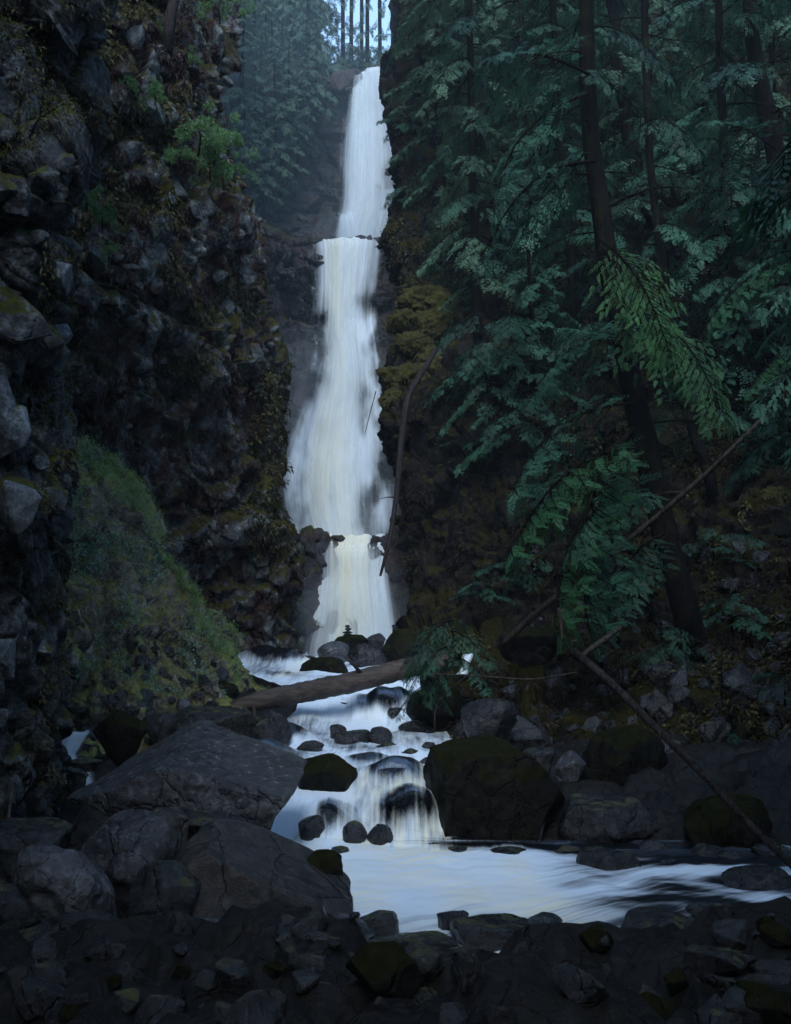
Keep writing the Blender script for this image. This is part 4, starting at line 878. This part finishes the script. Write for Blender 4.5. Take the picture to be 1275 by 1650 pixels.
# back forest, hazy
ORD = 'first second third fourth fifth sixth seventh eighth ninth tenth eleventh twelfth thirteenth fourteenth'.split()
def crown_variant(seed, H=9.0, R=2.3, nb=46):
    """joined crown of far boughs, unit tree of height H"""
    r = random.Random(seed); vs, off, fs = [], 0, []
    cache = [(np.array([v.co[:] for v in w.vertices]), None) for w, f in FARB]
    fol = [np.array([v.co[:] for v in f.vertices]) for w, f in FARB]
    for k in range(nb):
        t = .08 + .92 * k / nb; z = H * t; a = k * 2.4 + r.uniform(-.4, .4); L = (R * (1.05 - t) ** .8 + .25) * r.uniform(.75, 1.2)
        m = (Matrix.Translation((0, 0, z)) @ Matrix.Rotation(a, 4, 'Z') @ Matrix.Rotation(r.uniform(.05, .45), 4, 'Y') @ Matrix.Rotation(r.uniform(-.4, .4), 4, 'X') @ Matrix.Scale(L, 4))
        A = np.array(m); q = r.choice(fol); v = q @ A[:3, :3].T + A[:3, 3]; vs.append(v)
    v = np.vstack(vs); return mesh_np('crown', v, np.arange(len(v)).reshape(-1, 4), smooth=False)
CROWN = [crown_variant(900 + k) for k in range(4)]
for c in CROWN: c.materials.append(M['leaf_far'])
CROWN_N = [crown_variant(950 + k, 7.5, 2.6, 90) for k in range(2)]
for c in CROWN_N: c.materials.append(M['leaf'])
TRK = poly_mesh('trunk', *tube([(0, 0, -1.5), (0, 0, 4), (0, 0, 9)], [.17, .12, .03], 7)); TRK.materials.append(M['bark'])
def far_tree(px, row, Y, s, label, group, r, name='conifer_tree'):
    root = link(name, None, loc=V(px, row, Y)); tag(root, label, 'tree', group)
    root.scale = (s * r.uniform(.85, 1.15), s * r.uniform(.85, 1.15), s); root.rotation_euler = (r.uniform(-.05, .05), r.uniform(-.05, .05), r.uniform(0, 6.28))
    for nm, me in (('trunk', TRK), ('crown', r.choice(CROWN))):
        o = bpy.data.objects.new(nm, me); COL.objects.link(o); o.parent = root
# forested slope behind, left and right of the gap of sky
rows = [[(200, -420, 75), (330, -420, 74), (400, -420, 74), (450, -420, 74), (480, -420, 76)], [(200, -100, 66), (330, -100, 65), (400, -100, 64), (460, -100, 65), (495, -100, 70)], [(200, 60, 56), (330, 60, 55), (430, 60, 54), (490, 70, 56), (520, 95, 62)], [(200, 150, 50), (330, 150, 49), (430, 150, 48.6), (520, 145, 49), (560, 135, 50)]]
hl, hlg, hln = sheet('hillside', rows, 90, 90, M['talus'], seed=81, amp=(.6, .3, .1), cell=(4, 1.5, .8)); tag(hl, 'hazy wooded slope above the back wall left of the sky gap', kind='structure')
rows = [[(690, -420, 76), (730, -420, 70), (820, -420, 62), (1000, -420, 56), (1400, -420, 50)], [(680, -100, 70), (720, -100, 62), (820, -100, 56), (1000, -100, 50), (1400, -100, 44)], [(668, 60, 58), (710, 60, 52), (820, 60, 48), (1000, 60, 44), (1400, 60, 38)], [(640, 150, 50), (710, 170, 46), (820, 180, 42), (1000, 180, 38), (1400, 180, 32)]]
hr, hrg, hrn = sheet('hillside', rows, 90, 90, M['talus'], seed=83, amp=(.6, .3, .1), cell=(4, 1.5, .8)); tag(hr, 'wooded slope high behind the trees of the right cliff', kind='structure')
r = random.Random(5)
for k in range(26):
    px = 385 + 125 * ((k * .618) % 1); row = 190 - 190 * (k / 26) + r.uniform(-15, 15) + (px < 470) * 40
    far_tree(px, row, 46.2 + 14 * (k / 26), r.uniform(.55, .85), 'hazy dark conifer crowded on the slope left of the sky gap', 'conifers on the slope left of the sky gap', r)
for k in range(9):
    far_tree(396 + 14 * k + r.uniform(-5, 5), [300, 260, 330, 230, 290, 215, 240, 200, 190][k], 44.8, r.uniform(.35, .5), 'small hazy conifer on the back wall, ' + ORD[k] + ' of nine from the left', 'small conifers on the back wall', r)
for k in range(14):
    px = 690 + 28 * k; far_tree(px, 150 + r.uniform(-60, 40), 52 - k * .9 + r.uniform(-2, 2), r.uniform(.7, 1.0), 'conifer high on the slope right of the sky gap, ' + ORD[k] + ' of fourteen from the left', 'conifers high right of the sky gap', r)
# slim trees against the sky
for k, (px, row, H) in enumerate([(553, 96, 15), (566, 100, 16), (583, 100, 15), (592, 104, 16), (613, 100, 15), (632, 96, 14)]):
    base = V(px, row + 14, 58 + (k % 3) * 3); root = link('conifer_tree', None, loc=base)
    tag(root, ['slim trunk at the left end of the bright sky gap', 'second slim trunk from the left in the sky gap', 'third slim trunk from the left in the sky gap', 'third slim trunk from the right in the sky gap', 'second slim trunk from the right in the sky gap', 'slim trunk at the right end of the bright sky gap'][k], 'tree', 'slim trees against the sky')
    tube_obj('trunk', [(0, 0, -1), (r.uniform(-.1, .1), 0, H * .5), (r.uniform(-.2, .2), 0, H)], [.15, .11, .05], M['bark'], root, 6)
    for j in range(22):
        a = j * 2.4; z = .3 + (j / 22) ** 1.7 * H * .9; L = r.uniform(.5, 1.0) * (1.6 if j < 8 else .8)
        put_branch(root, base + Vector((0, 0, z)), base + Vector((math.cos(a), math.sin(a), 0)) * L + Vector((0, 0, z - .4)), r.choice(FARB))
for k in range(8):
    far_tree(528 + 17 * k, 118, 52 + (k % 3) * 1.5, r.uniform(.13, .22), 'low young conifer on the rim below the sky gap, ' + ORD[k] + ' of eight from the left', 'young conifers on the rim below the sky gap', r)

# unseen cedars added behind the viewpoint to shade the near banks
for k, (x, y, sc) in enumerate([(4.8, -.8, 1.35), (7.4, 1.5, 1.5), (9.5, 5, 1.5), (3.0, -4.5, 1.4), (6.5, -4, 1.5), (-3.6, -3.5, 1.35), (-4.6, 1.2, 1.1), (4.5, -9, 1.5), (-5, -9, 1.5), (9.5, -1, 1.5)]):
    root = link('cedar_tree', None, loc=(x, y, .3 if x < 5 else 1.2)); tag(root, 'tall unseen cedar added behind the viewpoint as shade', 'tree', 'unseen shade cedars behind the viewpoint')
    root.scale = (sc, sc, sc * 1.2)
    for nm, me in (('trunk', TRK), ('crown', CROWN_N[k % 2])):
        o = bpy.data.objects.new(nm, me); COL.objects.link(o); o.parent = root
        if nm == 'crown': o.location = (0, 0, 3.2)
# leafy shrubs on the tall rubbly cliff
def leafball(seed, n, R, l, w):
    r = np.random.default_rng(seed); k = 16; c = r.normal(size=(k, 3)) * np.array([.5, .35, .4]) * R; cr_ = r.uniform(.12, .38, k)
    i = r.integers(k, size=n); d = r.normal(size=(n, 3)); d /= np.linalg.norm(d, axis=1, keepdims=True)
    p = c[i] + d * (cr_[i] * r.random(n) ** .4)[:, None]
    v, f = leaf_quads(p, d + np.array([0, 0, .3]), l, w, r); return mesh_np('foliage', v, f, smooth=False)
LB = [leafball(k, 1500, 1.2, .13, .032) for k in range(4)]
for q in LB: q.materials.append(M['leaf_shrub'])
STEM = poly_mesh('stem', *tube([(0, 0, -1.1), (.1, 0, -.3), (0, 0, .5)], [.05, .04, .01], 5)); STEM.materials.append(M['bark'])
def leafy(px, row, Y, s, label, mesh=None, group=None):
    root = link('shrub', None, loc=V(px, row, Y)); tag(root, label, 'shrub', group); root.scale = (s, s, s * .9); root.rotation_euler = (0, 0, px)
    for nm, me in (('stem', STEM), ('foliage', mesh or LB[int(px) % 4])):
        o = bpy.data.objects.new(nm, me); COL.objects.link(o); o.parent = root
leafy(320, 215, 20.6, .50, 'bright green shrub on the ledge of the tall rubbly cliff')
leafy(345, 235, 21, .42, 'green shrub just right of the bright one on the ledge')
leafy(368, 222, 21.6, .40, 'green shrub at the outer edge of the ledge')
leafy(338, 262, 21, .38, 'shrub hanging below the ledge shrubs')
leafy(360, 280, 21.4, .36, 'shrub lowest in the row below the ledge')
leafy(292, 250, 20, .30, 'small shrub left below the bright green one')
leafy(380, 275, 22, .30, 'yellow green tuft at the cliff edge below the ledge')
leafy(140, 310, 17.5, .34, 'bluish green shrub where the two left cliffs meet')
leafy(165, 345, 18, .30, 'small shrub below the bluish green one')
leafy(175, 405, 18, .20, 'bright small plant alone on the middle of the cliff')
leafy(265, 52, 21, .2, 'small green plant at the foot of the dead snag')
leafy(355, 8, 22.5, .42, 'green shrub on top of the tall rubbly cliff')
leafy(170, 150, 18.6, .12, 'tiny lime green plant on the upper cliff near the near cliff')
leafy(215, 140, 19.2, .2, 'lime green plant on the upper cliff')
leafy(250, 150, 19.6, .26, 'green plant right of the lime green one on the upper cliff')
leafy(155, 205, 18, .14, 'tiny green plant below the lime green ones')
leafy(310, 95, 21, .18, 'small leafy plant below the dark bushes near the cliff top')

# dead snag on top of the tall cliff
sn = link('snag', None, loc=V(268, 62, 20.6)); tag(sn, 'grey dead leaning snag on the tall rubbly cliff', 'dead tree')
tube_obj('trunk', [(0, 0, -.3), (.1, 0, .5), (.3, .1, 1.5), (.42, .1, 2.4)], [.13, .11, .09, .07], M['dead'], sn, 9, .1)
for a, b in (((.2, 0, .9), (.75, -.1, .75)), ((.3, .1, 1.3), (.95, -.1, 1.25)), ((.3, .1, 1.4), (-.1, -.2, 1.6))): tube_obj('twig', [a, ((a[0] + b[0]) / 2, 0, (a[2] + b[2]) / 2 + .04), b], [.015, .01, .004], M['dead'], sn, 4)

# ------------------------------------------------------------------ moss cushions on the right cliff shoulder
def cushion(px, row, hw, hh, Y, label, seed):
    v, f = boulder_shape(seed, 5, cuts=2, rough=.24); v = v + .16 * fbm(v * 4, 4, seed)[:, None] * v; v[:, 2] = np.where(v[:, 2] < 0, v[:, 2] * (1 + .5 * fbm(v * 3 + 9, 3, seed)), v[:, 2])
    if px > 800: Y = snapY(px, row) + .1; hh *= .6
    rx, rz = hw * Y / F, hh * Y / F; c = P(px, row, Y)
    o = link('moss_cushion', mesh_np('moss_cushion', v * np.array([rx, rx * .8, rz]), f), M['moss'], loc=(c[0], c[1] + rx * .3, c[2])); tag(o, label, 'moss', 'moss cushions on the right cliff')
    r = np.random.default_rng(seed); pk = v[r.integers(len(v), size=2500)]; n = pk / np.linalg.norm(pk, axis=1, keepdims=True)
    fv, ff = leaf_quads(pk * np.array([rx, rx * .8, rz]), n, .05, .010, r, droop=1.2); s = link('moss_fringe', mesh_np('moss_fringe', fv, ff, smooth=False), M['mossleaf'], o); s['kind'] = 'stuff'
for c_ in [(684, 486, 46, 30, 30.4, 'large golden moss cushion highest on the cliff shoulder', 1), (654, 516, 32, 20, 30.1, 'golden moss cushion on the left below the highest one', 2), (704, 520, 38, 26, 30, 'broad moss cushion right below the highest one', 12), (668, 552, 40, 22, 29.8, 'brownish moss cushion in the middle of the shoulder', 3), (700, 580, 34, 24, 29.4, 'dull moss cushion behind the leaning dead pole', 13), (640, 606, 34, 22, 29, 'green moss cushion hanging out over the waterfall', 4), (672, 604, 34, 20, 29, 'dull moss cushion beside the one over the waterfall', 5), (636, 640, 26, 18, 28.9, 'dark moss cushion lowest under the one over the waterfall', 14)]: cushion(*c_)
cushion(712, 385, 34, 14, 31.5, 'olive moss cushion high on the cliff beside the ledge', 6)
cushion(735, 366, 26, 12, 31.5, 'small olive moss cushion right of the high one', 7)
cushion(1215, 740, 34, 36, 13.2, 'yellow moss cushion on a rock at the right edge', 8)
cushion(1260, 800, 30, 30, 12.8, 'moss cushion below the yellow one at the right edge', 9)
cushion(955, 985, 28, 18, 15.5, 'yellow moss patch beside the pale fallen trunk', 10)
cushion(1235, 905, 34, 22, 12.2, 'moss mound low at the right edge', 11)

# ------------------------------------------------------------------ logs, poles, sticks
def log(name, pts, rad, label, mat='dead', sides=12, rough=.06, cat='log', seed=0, stubs=0, n=14):
    w = np.array([P(*q) for q in pts]); base = w[0]; root = link(name, None, loc=base); tag(root, label, cat)
    c = cr(w - base, n); R = np.interp(np.linspace(0, 1, n), np.linspace(0, 1, len(rad)), rad)
    tube_obj('stem', c, R, M[mat], root, sides, rough, seed)
    r = np.random.default_rng(seed + 5)
    for k in range(stubs):
        i = r.integers(1, n - 1); d = r.normal(size=3); d /= np.linalg.norm(d); L = r.uniform(.15, .6) * (1 + 3 * R[i])
        tube_obj('twig', [c[i], c[i] + d * L * .5 + [0, 0, .03], c[i] + d * L], [R[i] * .3, R[i] * .2, R[i] * .08], M[mat], root, 4)
    return root
lg = log('fallen_log', [(374, 1140, 17.4), (420, 1129, 17.5), (480, 1117, 17.8), (560, 1101, 18.2), (655, 1077, 18.6), (720, 1062, 18.8)], [.10, .17, .185, .19, .19, .18], 'big brown log lying across the stream', 'log', 24, .09, n=60, stubs=5)
log('leaning_pole', [(704, 562, 26.5), (680, 600, 26.3), (657, 640, 26.2), (648, 700, 26), (640, 790, 25.8), (630, 860, 25.6), (613, 928, 25.4)], [.06, .08, .09, .085, .07, .06, .03], 'bent dead pole hanging down beside the waterfall', 'dead', 8, stubs=5, seed=3)
log('fallen_tree', [(810, 1040, 17.5), (850, 1000, 17.2), (905, 955, 16.8), (965, 908, 16.4), (1050, 840, 16), (1140, 762, 15.4), (1225, 678, 15)], [.06, .058, .055, .05, .045, .04, .03], 'pale fallen trunk slanting up the right slope', 'pale_wood', 9, stubs=6, seed=4)
log('bare_pole', [(925, 1050, 12.8), (985, 1100, 12.2), (1060, 1175, 11.4), (1140, 1255, 10.8), (1210, 1330, 10.2), (1285, 1405, 9.8)], [.055, .05, .045, .04, .035, .03], 'long thin bare trunk slanting down to the lower right corner', 'dead', 8, stubs=8, seed=5)
log('stick', [(700, 1086, 15.4), (780, 1090, 15), (860, 1095, 14.6), (930, 1083, 14.2)], [.012, .015, .015, .01], 'pale horizontal stick above the great mossy block', 'pale_wood', 5, cat='stick', seed=6, stubs=3)
log('stick', [(900, 980, 14.5), (904, 1000, 14.5), (906, 1030, 14.5)], [.03, .03, .02], 'short pale upright stub above the thin bare trunk', 'pale_wood', 6, cat='stick', seed=7)
log('stick', [(930, 1062, 13.6), (960, 1040, 13.8), (1000, 1012, 14)], [.04, .04, .03], 'pale broken branch end crossing the thin bare trunk', 'pale_wood', 6, cat='stick', seed=8)
log('stick', [(640, 552, 28), (675, 545, 27.5), (720, 530, 27)], [.012, .018, .02], 'thin bare twig reaching left over the moss cushions', 'dead', 5, cat='stick', seed=9, stubs=3)
log('stick', [(700, 1180, 13.5), (706, 1130, 13.6), (770, 1075, 13.8)], [.012, .014, .01], 'thin stem rising beside the cedar fronds', 'dead', 5, cat='stick', seed=10, stubs=4)
log('stick', [(588, 700, 28), (598, 660, 28), (606, 630, 28.2)], [.008, .012, .015], 'thin twig hanging from the green moss cushion over the water', 'dead', 4, cat='stick', seed=11, stubs=3)
log('stick', [(385, 1216, 11.8), (430, 1222, 11.7), (460, 1214, 11.8)], [.008, .014, .012], 'dark driftwood stick lying by the left rapids', 'bark', 5, cat='stick', seed=12, stubs=2)
rs = random.Random(9)
for k in range(34):
    px = rs.uniform(760, 1180); row = rs.uniform(960, 1160) - (px - 760) * .1; Y = snapY(px, row) - .15; a = rs.uniform(-1, 1); L = rs.uniform(25, 75)
    log('stick', [(px, row, Y), (px + L * .5 * math.cos(a), row + L * .5 * math.sin(a) - 4, Y - .1), (px + L * math.cos(a), row + L * math.sin(a), Y - .15)], [.012, .012, .006], 'thin dead stick tangled on the dark right bank', rs.choice(['dead', 'pale_wood', 'bark']), 4, cat='stick', seed=k)['group'] = 'dead sticks tangled on the right bank'

# ------------------------------------------------------------------ spray and haze
def spray_cloud(c, r_, dens, label, colr):
    v, f = ICO[4]; o = link('spray', mesh_np('spray', v * np.array(r_), f), None, loc=c); tag(o, label, kind='stuff')
    m_, nt_, ou_ = new_mat('spray'); p_ = nt_.nodes.new('ShaderNodeVolumePrincipled'); p_.inputs['Density'].default_value = dens; p_.inputs['Color'].default_value = colr
    nt_.links.new(p_.outputs[0], ou_.inputs['Volume']); o.data.materials.append(m_)
spray_cloud((-4.5, 43, 19), (7.5, 8, 14), .009, 'blue spray drifting in the corner left of the top drop', (.55, .8, 1, 1))
spray_cloud((-2.6, 35.5, 8), (4.0, 3.0, 6), .045, 'spray round the foot of the middle drop', (.75, .88, 1, 1))
spray_cloud((-1.3, 43.4, 18.5), (3.4, 2.0, 3.2), .04, 'spray where the top drop strikes the ledge', (.75, .88, 1, 1))
spray_cloud((-1.8, 29.0, 2.8), (3.2, 1.3, 1.7), .06, 'spray at the foot of the lowest drop', (.78, .9, 1, 1))
# ------------------------------------------------------------------ haze
bm = bmesh.new(); bmesh.ops.create_cube(bm, size=1); hm = bpy.data.meshes.new('haze'); bm.to_mesh(hm); bm.free()
haze = link('haze', hm); haze.scale = (224, 224, 66); haze.location = (0, 20, 31); tag(haze, 'thin blue mist hanging in the gorge', kind='stuff')
mh, nt, out = new_mat('haze'); pv = nt.nodes.new('ShaderNodeVolumePrincipled'); pv.inputs['Density'].default_value = 0.0006; pv.inputs['Color'].default_value = (.62, .8, 1, 1)
nt.links.new(pv.outputs[0], out.inputs['Volume']); hm.materials.append(mh)
